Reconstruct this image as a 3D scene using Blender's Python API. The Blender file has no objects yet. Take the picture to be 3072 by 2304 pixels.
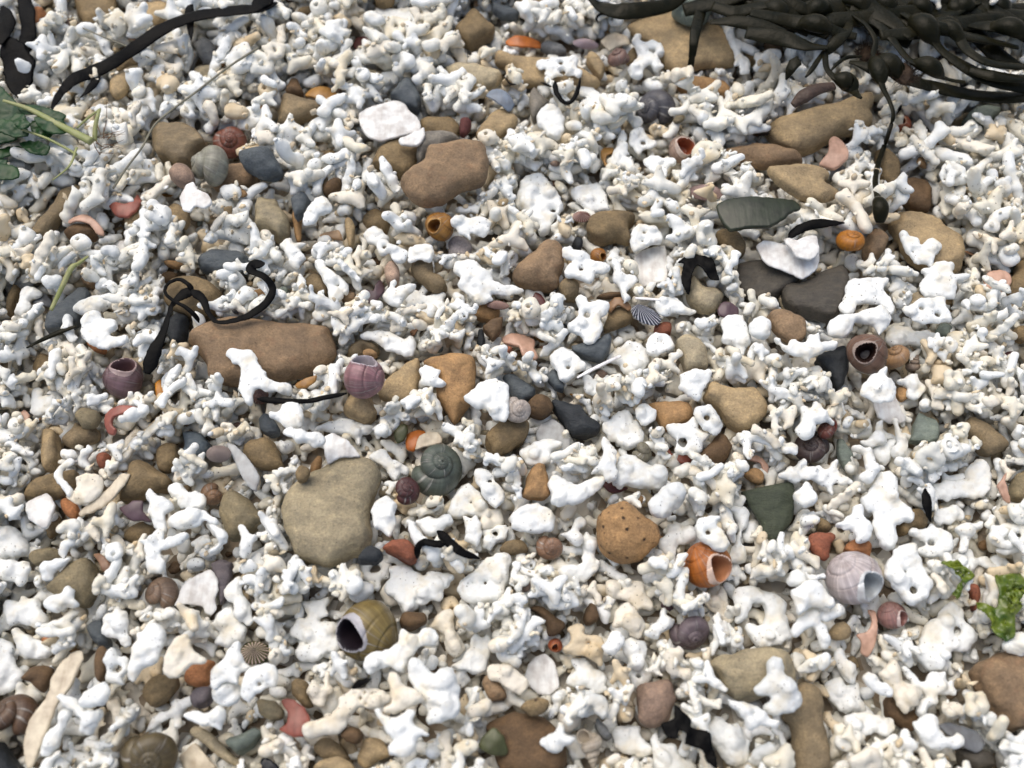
import bpy, math, random
import numpy as np
from mathutils import Vector, Matrix
R = math.radians
rng = np.random.default_rng(7)
random.seed(7)
S = 0.001                                   # everything below is written in millimetres
scene = bpy.context.scene
col = scene.collection

# ------------------------------------------------------------------ camera
DIST, PITCH, LENS, SENS = 321.0, R(66), 35.0, 36.0
CAM = np.array([0, -DIST * math.cos(PITCH), DIST * math.sin(PITCH)])
FW = np.array([0, math.cos(PITCH), -math.sin(PITCH)])
UP = np.array([0, math.sin(PITCH), math.cos(PITCH)])
RT = np.array([1.0, 0, 0])
cd = bpy.data.cameras.new('camera')
cam = bpy.data.objects.new('camera', cd)
col.objects.link(cam)
cam.location = CAM * S
cam.rotation_euler = (math.pi / 2 - PITCH, 0, 0)
cd.lens, cd.sensor_width, cd.clip_start, cd.clip_end = LENS, SENS, 0.005, 200
cd.dof.use_dof = True
cd.dof.focus_distance = 0.318
cd.dof.aperture_fstop = 9.0
scene.camera = cam

# ------------------------------------------------------------------ sky, sun, exposure
SUN_EL, SUN_AZ = R(62), R(-35)
w = bpy.data.worlds.new('World')
scene.world = w
w.use_nodes = True
nt = w.node_tree
bg = nt.nodes['Background']
sky = nt.nodes.new('ShaderNodeTexSky')
sky.sky_type = 'NISHITA'
sky.sun_disc = False
sky.sun_elevation = SUN_EL
sky.sun_rotation = SUN_AZ
sky.altitude = 0
sky.air_density, sky.dust_density, sky.ozone_density = 1.0, 5.0, 0.3
nt.links.new(sky.outputs[0], bg.inputs[0])
bg.inputs[1].default_value = 0.115
sd = bpy.data.lights.new('sun', 'SUN')
sd.energy, sd.angle, sd.color = 1.1, R(65), (0.975, 1.0, 0.975)
sun = bpy.data.objects.new('sun', sd)
col.objects.link(sun)
sun.rotation_euler = (math.pi / 2 - SUN_EL, 0, math.pi - SUN_AZ)
scene.view_settings.view_transform = 'Standard'
scene.view_settings.look = 'None'
scene.view_settings.exposure = 0.47
scene.view_settings.gamma = 1.0

# ------------------------------------------------------------------ helpers
def lin(h):
    c = [int(h[i:i + 2], 16) / 255 for i in (1, 3, 5)]
    return tuple(x / 12.92 if x < .04045 else ((x + .055) / 1.055) ** 2.4 for x in c) + (1.0,)

X0 = [0, 768, 1536, 2272]; Y0 = [0, 576, 1152, 1704]; K = 800 / 2212
FPX = 3072 * LENS / SENS
def ray(px, py):
    d = FW + (px - 1536) / FPX * RT - (py - 1152) / FPX * UP
    return d
def ground(px, py, z=0.0):                  # where a line of sight meets the beach at height z
    d = ray(px, py)
    return CAM + d * ((z - CAM[2]) / d[2])
def tile(code, x, y):
    return X0[int(code[1])] + x * K, Y0[int(code[0])] + y * K
def pix(p):
    v = np.asarray(p) - CAM
    t = v @ FW
    return 1536 + FPX * (v @ RT) / t, 1152 - FPX * (v @ UP) / t
def camdir(ix, iy, t):
    v = ix * RT + iy * UP - t * FW
    return v / np.linalg.norm(v)

def sstep(a, b, x):
    t = np.clip((x - a) / (b - a), 0, 1)
    return t * t * (3 - 2 * t)
LAT = rng.random((24, 24, 24)) * 2 - 1
def vnoise(P, sc, seed=0):                  # smooth value noise on a lattice
    q = P / sc + np.array([seed * 3.17, seed * 7.31, seed * 1.93])
    i = np.floor(q).astype(int); f = q - i; f = f * f * (3 - 2 * f)
    i %= 24; j = (i + 1) % 24
    a, b, c = f[..., 0], f[..., 1], f[..., 2]
    g = lambda x, y, z: LAT[x, y, z]
    x0 = g(i[..., 0], i[..., 1], i[..., 2]) * (1 - a) + g(j[..., 0], i[..., 1], i[..., 2]) * a
    x1 = g(i[..., 0], j[..., 1], i[..., 2]) * (1 - a) + g(j[..., 0], j[..., 1], i[..., 2]) * a
    y0 = g(i[..., 0], i[..., 1], j[..., 2]) * (1 - a) + g(j[..., 0], i[..., 1], j[..., 2]) * a
    y1 = g(i[..., 0], j[..., 1], j[..., 2]) * (1 - a) + g(j[..., 0], j[..., 1], j[..., 2]) * a
    return (x0 * (1 - b) + x1 * b) * (1 - c) + (y0 * (1 - b) + y1 * b) * c

def smin(a, b, k):
    h = np.clip(.5 + .5 * (b - a) / k, 0, 1)
    return b * (1 - h) + a * h - k * h * (1 - h)

EDG = [((0,0,0),(1,0,0)),((0,1,0),(1,1,0)),((0,0,1),(1,0,1)),((0,1,1),(1,1,1)),
       ((0,0,0),(0,1,0)),((1,0,0),(1,1,0)),((0,0,1),(0,1,1)),((1,0,1),(1,1,1)),
       ((0,0,0),(0,0,1)),((1,0,0),(1,0,1)),((0,1,0),(0,1,1)),((1,1,0),(1,1,1))]
def surface_nets(F, org, cell):
    n = np.array(F.shape) - 1
    def cor(o): return F[o[0]:o[0] + n[0], o[1]:o[1] + n[1], o[2]:o[2] + n[2]]
    acc = np.zeros(tuple(n) + (3,)); cnt = np.zeros(tuple(n))
    for a, b in EDG:
        fa, fb = cor(a), cor(b)
        m = (fa < 0) != (fb < 0)
        t = np.where(m, fa / np.where(m, fa - fb, 1), 0)
        for k in range(3):
            acc[..., k] += np.where(m, a[k] + t * (b[k] - a[k]), 0)
        cnt += m
    act = cnt > 0
    idx = -np.ones(tuple(n), int)
    ii = np.argwhere(act)
    idx[act] = np.arange(len(ii))
    V = (ii + acc[act] / cnt[act][:, None]) * cell + org
    faces = []
    for ax in range(3):
        u, v = [(1, 2), (2, 0), (0, 1)][ax]
        sl0 = [slice(None)] * 3; sl1 = [slice(None)] * 3
        sl0[ax] = slice(0, -1); sl1[ax] = slice(1, None)
        a, b = F[tuple(sl0)] < 0, F[tuple(sl1)] < 0
        e = np.argwhere(a != b)
        e = e[(e[:, u] > 0) & (e[:, v] > 0) & (e[:, u] < F.shape[u] - 1) & (e[:, v] < F.shape[v] - 1)]
        if not len(e): continue
        du = np.zeros(3, int); dv = np.zeros(3, int); du[u] = 1; dv[v] = 1
        q = [idx[tuple((e - du - dv).T)], idx[tuple((e - dv).T)], idx[tuple(e.T)], idx[tuple((e - du).T)]]
        q = np.stack(q, 1)
        neg = b[tuple(e.T)]
        q[neg] = q[neg][:, ::-1]
        faces.append(q)
    Q = np.concatenate(faces)
    # keep the largest connected piece only, so that one object is one body
    lab = np.arange(len(V))
    for _ in range(200):
        m = lab[Q].min(1); new = lab.copy()
        np.minimum.at(new, Q.ravel(), np.repeat(m, 4))
        new = new[new]
        if (new == lab).all(): break
        lab = new
    u_, c_ = np.unique(lab, return_counts=True)
    if len(u_) > 1:
        keep = lab == u_[c_.argmax()]
        mp = np.cumsum(keep) - 1
        Q = mp[Q[keep[Q].all(1)]]; V = V[keep]
    return V, Q

def relax(V, Q, n=1, f=.5):                 # light smoothing along the edges
    for _ in range(n):
        s = np.zeros_like(V); c = np.zeros(len(V))
        for a, b in ((0, 1), (1, 2), (2, 3), (3, 0)):
            np.add.at(s, Q[:, a], V[Q[:, b]]); np.add.at(c, Q[:, a], 1)
            np.add.at(s, Q[:, b], V[Q[:, a]]); np.add.at(c, Q[:, b], 1)
        V = V * (1 - f) + f * s / np.maximum(c, 1)[:, None]
    return V

def mesh_of(name, V, Q, mat, smooth=True, uv=None):
    me = bpy.data.meshes.new(name)
    V = np.asarray(V, float) * S; Q = np.asarray(Q)
    me.vertices.add(len(V)); me.vertices.foreach_set('co', V.ravel().astype(np.float32))
    k = Q.shape[1]
    me.loops.add(Q.size); me.loops.foreach_set('vertex_index', Q.ravel().astype(np.int32))
    me.polygons.add(len(Q))
    me.polygons.foreach_set('loop_start', np.arange(0, Q.size, k, dtype=np.int32))
    if uv is not None:
        l = me.uv_layers.new(name='UVMap')
        l.data.foreach_set('uv', np.asarray(uv, np.float32)[Q.ravel()].ravel())
    me.update(calc_edges=True)
    me.validate()
    me.polygons.foreach_set('use_smooth', np.full(len(me.polygons), smooth))
    if mat: me.materials.append(mat)
    return me

def obj(name, me, parent=None, loc=(0, 0, 0), color=(1, 1, 1, 1)):
    o = bpy.data.objects.new(name, me)
    col.objects.link(o)
    o.location = np.asarray(loc, float) * S
    o.color = color
    if parent: o.parent = parent
    return o
THINGS = []                                  # [object, description, pixel centre, is an anchor, category, size]
def reg(o, short, px, cat, size, group=None):
    a = short.startswith('*'); short = short.lstrip('*')
    o['category'] = cat
    if group: o['group'] = group
    THINGS.append([o, short, px, a, cat, size])

# ------------------------------------------------------------------ materials
def newmat(name):
    m = bpy.data.materials.new(name); m.use_nodes = True
    n = m.node_tree.nodes; l = m.node_tree.links
    b = n['Principled BSDF']
    return m, n, l, b
def tex(n, l, kind, scale, co, **kw):
    t = n.new(kind); t.inputs['Scale'].default_value = scale
    for k, v in kw.items(): t.inputs[k].default_value = v
    l.new(co, t.inputs['Vector'])
    return t
def ramp(n, l, src, a, b, ca=(0, 0, 0, 1), cb=(1, 1, 1, 1)):
    r = n.new('ShaderNodeValToRGB')
    r.color_ramp.elements[0].position, r.color_ramp.elements[1].position = a, b
    r.color_ramp.elements[0].color, r.color_ramp.elements[1].color = ca, cb
    l.new(src, r.inputs[0])
    return r.outputs[0]
def mix(n, l, fac, a, b, mode='MIX'):
    m = n.new('ShaderNodeMix'); m.data_type = 'RGBA'; m.blend_type = mode
    for s, v in ((0, fac), (6, a), (7, b)):
        if isinstance(v, (int, float)): m.inputs[s].default_value = v
        elif isinstance(v, tuple): m.inputs[s].default_value = v
        else: l.new(v, m.inputs[s])
    return m.outputs[2]
def bump(n, l, b, h, dist, strength=1.0):
    p = n.new('ShaderNodeBump'); p.inputs['Distance'].default_value = dist * S; p.inputs['Strength'].default_value = strength
    l.new(h, p.inputs['Height']); l.new(p.outputs[0], b.inputs['Normal'])
def addv(n, l, a, b, ka=1.0, kb=1.0):
    outs = []
    for s, k in ((a, ka), (b, kb)):
        m = n.new('ShaderNodeMath'); m.operation = 'MULTIPLY'; l.new(s, m.inputs[0]); m.inputs[1].default_value = k; outs.append(m.outputs[0])
    m = n.new('ShaderNodeMath'); l.new(outs[0], m.inputs[0]); l.new(outs[1], m.inputs[1])
    return m.outputs[0]
def objco(n, l):                             # object space, shifted by the object's own random number
    tc = n.new('ShaderNodeTexCoord'); oi = n.new('ShaderNodeObjectInfo')
    a = n.new('ShaderNodeVectorMath'); l.new(tc.outputs['Object'], a.inputs[0])
    l.new(oi.outputs['Random'], a.inputs[1])
    return a.outputs[0], oi

def coral_mat(name, from_attr):
    m, n, l, b = newmat(name)
    co, oi = objco(n, l)
    if from_attr:
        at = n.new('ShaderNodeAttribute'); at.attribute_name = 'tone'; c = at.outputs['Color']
    else: c = oi.outputs['Color']
    n1 = tex(n, l, 'ShaderNodeTexNoise', 160, co, Detail=3)
    n2 = tex(n, l, 'ShaderNodeTexNoise', 900, co, Detail=4, Roughness=.65)
    c = mix(n, l, ramp(n, l, n1.outputs[0], .50, .78), c, (.88, .79, .64, 1), 'MULTIPLY')
    c = mix(n, l, ramp(n, l, n2.outputs[0], .58, .85), c, (.86, .83, .78, 1), 'MULTIPLY')
    n5 = tex(n, l, 'ShaderNodeTexNoise', 330, co, Detail=4, Roughness=.7)
    c = mix(n, l, ramp(n, l, n5.outputs[0], .60, .74), c, (.80, .76, .72, 1), 'MULTIPLY')
    vo = tex(n, l, 'ShaderNodeTexVoronoi', 760, co)
    vo.inputs['Randomness'].default_value = 1.0
    n3 = tex(n, l, 'ShaderNodeTexNoise', 110, co, Detail=1)
    pit = n.new('ShaderNodeMath'); pit.operation = 'MULTIPLY'
    l.new(ramp(n, l, vo.outputs['Distance'], .08, .15, (1, 1, 1, 1), (0, 0, 0, 1)), pit.inputs[0])
    l.new(ramp(n, l, n3.outputs[0], .50, .60), pit.inputs[1])
    c = mix(n, l, pit.outputs[0], c, (.10, .07, .05, 1))
    l.new(c, b.inputs['Base Color'])
    b.inputs['Roughness'].default_value = .62
    b.inputs['Specular IOR Level'].default_value = .3
    h = addv(n, l, n2.outputs[0], pit.outputs[0], .5, -1.2)
    bump(n, l, b, h, .6, .8)
    return m
M_CORAL = coral_mat('coral_white', False)
M_STUFF = coral_mat('coral_bed', True)

def stone_mat(name, grain, streak, rough, pits=False, flecks=0.0, attr=False):
    m, n, l, b = newmat(name)
    co, oi = objco(n, l)
    c0 = oi.outputs['Color']
    if attr:
        at = n.new('ShaderNodeAttribute'); at.attribute_name = 'tone'; c0 = at.outputs['Color']
    mp = n.new('ShaderNodeMapping'); l.new(co, mp.inputs[0])
    mp.inputs['Scale'].default_value = (1, streak, streak)
    mp.inputs['Rotation'].default_value = (0, 0, .6)
    n1 = tex(n, l, 'ShaderNodeTexNoise', 130, mp.outputs[0], Detail=5, Roughness=.6, Distortion=.5)
    n2 = tex(n, l, 'ShaderNodeTexNoise', 1500, co, Detail=3, Roughness=.7)
    n3 = tex(n, l, 'ShaderNodeTexNoise', 420, co, Detail=3)
    c = mix(n, l, ramp(n, l, n1.outputs[0], .38, .66), c0, (.66, .67, .70, 1), 'MULTIPLY')
    c = mix(n, l, ramp(n, l, n3.outputs[0], .5, .75), c, (1.22, 1.2, 1.16, 1), 'MULTIPLY')
    c = mix(n, l, grain, c, ramp(n, l, n2.outputs[0], .30, .70, (.45, .43, .42, 1), (1.55, 1.52, 1.48, 1)), 'MULTIPLY')
    nv = tex(n, l, 'ShaderNodeTexNoise', 95, mp.outputs[0], Detail=4, Distortion=1.2)
    vein = ramp(n, l, nv.outputs[0], .485, .50); vein2 = ramp(n, l, nv.outputs[0], .50, .52, (1, 1, 1, 1), (0, 0, 0, 1))
    vm = n.new('ShaderNodeMath'); vm.operation = 'MULTIPLY'; l.new(vein, vm.inputs[0]); l.new(vein2, vm.inputs[1])
    c = mix(n, l, addv(n, l, vm.outputs[0], vm.outputs[0], .5, 0), c, (1.30, 1.28, 1.22, 1), 'MULTIPLY')
    if flecks:
        n4 = tex(n, l, 'ShaderNodeTexNoise', 260, co, Detail=2)
        f = ramp(n, l, n4.outputs[0], .60, .68)
        c = mix(n, l, addv(n, l, f, f, flecks, 0), c, (.26, .12, .06, 1))
    vs = tex(n, l, 'ShaderNodeTexVoronoi', 900, co)
    sp = ramp(n, l, vs.outputs['Distance'], .10, .22, (1, 1, 1, 1), (0, 0, 0, 1))
    nm = tex(n, l, 'ShaderNodeTexNoise', 240, co, Detail=2)
    ms = n.new('ShaderNodeMath'); ms.operation = 'MULTIPLY'; l.new(sp, ms.inputs[0]); l.new(ramp(n, l, nm.outputs[0], .48, .62), ms.inputs[1])
    c = mix(n, l, addv(n, l, ms.outputs[0], ms.outputs[0], .7, 0), c, (.30, .26, .24, 1), 'MULTIPLY')
    nr = tex(n, l, 'ShaderNodeTexNoise', 260, mp.outputs[0], Detail=6, Roughness=.75)
    h = addv(n, l, n2.outputs[0], n3.outputs[0], .4 * grain + .1, .5)
    h = addv(n, l, h, nr.outputs[0], 1.0, .9)
    c = mix(n, l, ramp(n, l, nr.outputs[0], .40, .62), mix(n, l, 1.0, c, (.89, .88, .87, 1), 'MULTIPLY'), c)
    if pits:
        vo = tex(n, l, 'ShaderNodeTexVoronoi', 330, co)
        p = ramp(n, l, vo.outputs['Distance'], .08, .22, (1, 1, 1, 1), (0, 0, 0, 1))
        c = mix(n, l, p, c, (.05, .03, .02, 1))
        h = addv(n, l, h, p, 1, -.9)
    l.new(c, b.inputs['Base Color'])
    b.inputs['Roughness'].default_value = rough
    b.inputs['Specular IOR Level'].default_value = .35
    bump(n, l, b, h, .7, .9)
    return m
M_SAND = stone_mat('sandstone', .4, 1.6, .75)
M_RUST = stone_mat('rusty_sandstone', .42, 1.4, .75, flecks=.18)
M_SLATE = stone_mat('slate', .25, 3.0, .55)
M_PIT = stone_mat('pitted_sandstone', .6, 1.2, .8, pits=True)
M_GRAVEL = stone_mat('gravel', .5, 1.5, .75, attr=True)

def shell_mat(name, mode, rough=.4, attr=False):
    m, n, l, b = newmat(name)
    co, oi = objco(n, l)
    c = oi.outputs['Color']
    n1 = tex(n, l, 'ShaderNodeTexNoise', 300, co, Detail=4)
    c = mix(n, l, ramp(n, l, n1.outputs[0], .4, .75), c, (.62, .58, .56, 1), 'MULTIPLY')
    hh = n1.outputs[0]
    if mode == 'uv':                         # growth lines across the whorl, bands along it
        uvn = n.new('ShaderNodeUVMap')
        mp = n.new('ShaderNodeMapping'); l.new(uvn.outputs[0], mp.inputs[0]); mp.inputs['Scale'].default_value = (26, 1.2, 1)
        mp2 = n.new('ShaderNodeMapping'); l.new(uvn.outputs[0], mp2.inputs[0]); mp2.inputs['Scale'].default_value = (1.0, 16, 1)
        g = tex(n, l, 'ShaderNodeTexNoise', 1.0, mp.outputs[0], Detail=5, Roughness=.7)
        s = tex(n, l, 'ShaderNodeTexNoise', 1.0, mp2.outputs[0], Detail=2)
        c = mix(n, l, ramp(n, l, g.outputs[0], .35, .62), c, (.52, .50, .52, 1), 'MULTIPLY')
        c = mix(n, l, ramp(n, l, g.outputs[0], .55, .70), c, mix(n, l, .42, c, (.75, .73, .66, 1)))
        c = mix(n, l, ramp(n, l, s.outputs[0], .45, .7), c, (.70, .68, .66, 1), 'MULTIPLY')
        sx = n.new('ShaderNodeSeparateXYZ'); l.new(uvn.outputs[0], sx.inputs[0])
        d1 = ramp(n, l, sx.outputs[1], .34, .375); d2 = ramp(n, l, sx.outputs[1], .39, .43, (1, 1, 1, 1), (0, 0, 0, 1))
        sm = n.new('ShaderNodeMath'); sm.operation = 'MULTIPLY'; l.new(d1, sm.inputs[0]); l.new(d2, sm.inputs[1])
        c = mix(n, l, addv(n, l, sm.outputs[0], sm.outputs[0], .7, 0), c, (.30, .27, .26, 1), 'MULTIPLY')
        hh = addv(n, l, g.outputs[0], s.outputs[0], 1.0, .6)
    if mode in ('rib', 'rib_light'):
        uvn = n.new('ShaderNodeUVMap')
        wv = n.new('ShaderNodeTexWave'); wv.wave_type = 'BANDS'; wv.bands_direction = 'X'
        wv.inputs['Scale'].default_value = 7.0; wv.inputs['Distortion'].default_value = 1.2; wv.inputs['Detail'].default_value = 1.0
        l.new(uvn.outputs[0], wv.inputs[0])
        hi = (.62, .62, .66, 1) if mode == 'rib_light' else (.55, .42, .38, 1)
        c = mix(n, l, ramp(n, l, wv.outputs[0], .62, .9), c, hi)
        hh = wv.outputs[0]
    if mode == 'line':                       # broken shell: faint growth bands in object space
        mp = n.new('ShaderNodeMapping'); l.new(co, mp.inputs[0]); mp.inputs['Scale'].default_value = (1, .12, 1); mp.inputs['Rotation'].default_value = (0, 0, .9)
        g = tex(n, l, 'ShaderNodeTexNoise', 700, mp.outputs[0], Detail=3)
        c = mix(n, l, ramp(n, l, g.outputs[0], .45, .75), c, (.84, .81, .79, 1), 'MULTIPLY')
        hh = addv(n, l, g.outputs[0], n1.outputs[0], .5, .8)
    l.new(c, b.inputs['Base Color'])
    b.inputs['Roughness'].default_value = rough
    b.inputs['Specular IOR Level'].default_value = .45
    bump(n, l, b, hh, .3, .7)
    return m
M_SNAIL = shell_mat('snail_shell', 'uv', .42)
M_INNER = shell_mat('shell_inside', 'plain', .35)
M_RIB = shell_mat('ribbed_shell', 'rib', .45)
M_RIBL = shell_mat('striped_shell', 'rib_light', .45)
M_FRAG = shell_mat('broken_shell', 'line', .4)
M_WHITE = shell_mat('white_shell', 'line', .45)

def weed_mat(name, c1, c2, rough, bumpd=.4, spec=.5):
    m, n, l, b = newmat(name)
    co, oi = objco(n, l)
    n1 = tex(n, l, 'ShaderNodeTexNoise', 180, co, Detail=4)
    n2 = tex(n, l, 'ShaderNodeTexNoise', 900, co, Detail=3)
    c = mix(n, l, ramp(n, l, n1.outputs[0], .3, .7), c1, c2)
    l.new(c, b.inputs['Base Color'])
    b.inputs['Roughness'].default_value = rough
    b.inputs['Specular IOR Level'].default_value = spec
    bump(n, l, b, addv(n, l, n1.outputs[0], n2.outputs[0], .8, .5), bumpd, .8)
    return m
M_WRACK = weed_mat('olive_wrack', (.006, .0068, .0032, 1), (.016, .014, .007, 1), .30, spec=.09)
M_BLACK = weed_mat('black_seaweed', (.002, .0022, .0028, 1), (.0055, .005, .0045, 1), .5, spec=.06)
M_LEAF = weed_mat('green_leaf', (.007, .034, .010, 1), (.02, .062, .015, 1), .34, .2, spec=.25)
M_STEM = weed_mat('pale_stem', (.30, .30, .13, 1), (.22, .25, .08, 1), .5)
M_ROOT = weed_mat('brown_root', (.16, .08, .025, 1), (.07, .035, .012, 1), .8)
M_ALGA = weed_mat('bright_alga', (.17, .21, .015, 1), (.02, .06, .006, 1), .28, .3, .5)
M_STALK = weed_mat('grey_stalk', (.20, .19, .13, 1), (.12, .11, .08, 1), .6)
M_MOSS = weed_mat('brown_moss', (.022, .012, .006, 1), (.05, .026, .010, 1), .9)
M_WOOD = weed_mat('wet_wood', (.03, .016, .01, 1), (.07, .04, .025, 1), .6, .9)

# ------------------------------------------------------------------ the height field everything is dropped on
GX0, GX1, GY0, GY1, BASE = -235, 235, -165, 215, -8.0
H = np.full((GX1 - GX0, GY1 - GY0), BASE)
HH = np.full(H.shape, -1e3)                  # tops of the larger things only
MASK = np.zeros(H.shape, bool)               # places that loose bits should leave clear
IDM = np.zeros(H.shape, int)                 # what lies on top
YY, XX = np.meshgrid(np.arange(GY0, GY1) + .5, np.arange(GX0, GX1) + .5)
def raster(V):
    x0, y0 = np.floor(V[:, :2].min(0)).astype(int); x1, y1 = np.floor(V[:, :2].max(0)).astype(int)
    bot = np.full((x1 - x0 + 1, y1 - y0 + 1), 1e3); top = np.full(bot.shape, -1e3)
    i = np.floor(V[:, 0]).astype(int) - x0; j = np.floor(V[:, 1]).astype(int) - y0
    np.minimum.at(bot, (i, j), V[:, 2]); np.maximum.at(top, (i, j), V[:, 2])
    return x0, y0, bot, top
def window(x0, y0, shp):
    i, j = x0 - GX0, y0 - GY0
    if i < 0 or j < 0 or i + shp[0] > H.shape[0] or j + shp[1] > H.shape[1]: return None
    return slice(i, i + shp[0]), slice(j, j + shp[1])
NEXT = [1]
def settle(V, c, q=.6, protect=True, lift=0.0, qh=.93, thr=.06):
    """drop a mesh (points relative to c) on what lies there; keeps it on its line of sight; returns its place"""
    c = np.array(c, float); zr = c[2]
    for _ in range(3):
        x0, y0, bot, top = raster(V + [c[0], c[1], 0])
        wnd = window(x0, y0, bot.shape)
        if wnd is None:
            break
        m = bot < 900
        lowm = m & (bot < V[:, 2].min() + .35 * np.ptp(V[:, 2]))   # the underside that can touch
        d = (H[wnd] - bot)[lowm]; z = np.quantile(d, q)
        dh = (HH[wnd] - bot)[m]; dh = dh[dh > -500]
        if len(dh) > thr * m.sum(): z = max(z, np.quantile(dh, qh) - .4)
        z += lift
        k = (z - zr) / (CAM[2] - zr)
        c = np.array([c[0] + (CAM[0] - c[0]) * k, c[1] + (CAM[1] - c[1]) * k, z]); zr = z
    x0, y0, bot, top = raster(V + c)
    wnd = window(x0, y0, bot.shape); NEXT[0] += 1
    if wnd is not None:
        m = bot < 900
        hi = m & (top > H[wnd])
        IDM[wnd][hi] = NEXT[0]
        H[wnd] = np.where(m, np.maximum(H[wnd], top), H[wnd])
        HH[wnd] = np.where(m, np.maximum(HH[wnd], top), HH[wnd])
        if protect: MASK[wnd] |= m
    return c, NEXT[0]

# ------------------------------------------------------------------ outlines to bodies
def closed_curve(P, n=4, sharp=0.0):
    P = np.asarray(P, float); out = []
    N = len(P)
    for i in range(N):
        a, b, c, d = P[i - 1], P[i], P[(i + 1) % N], P[(i + 2) % N]
        for t in np.arange(n) / n:
            cr = .5 * (2 * b + (c - a) * t + (2 * a - 5 * b + 4 * c - d) * t * t + (3 * b - a - 3 * c + d) * t ** 3)
            out.append(cr * (1 - sharp) + (b + (c - b) * t) * sharp)
    return np.array(out)
def poly_sd(P, X, Y):
    d = np.full(X.shape, 1e9); s = np.zeros(X.shape, bool)
    for i in range(len(P)):
        a, b = P[i - 1], P[i]
        e = b - a; wx, wy = X - a[0], Y - a[1]
        t = np.clip((wx * e[0] + wy * e[1]) / (e @ e + 1e-9), 0, 1)
        d = np.minimum(d, (wx - e[0] * t) ** 2 + (wy - e[1] * t) ** 2)
        cnd = (a[1] > Y) != (b[1] > Y)
        xi = a[0] + (Y - a[1]) * e[0] / (e[1] if abs(e[1]) > 1e-9 else 1e-9)
        s ^= cnd & (X < xi)
    return np.where(s, -1, 1) * np.sqrt(d)

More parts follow.
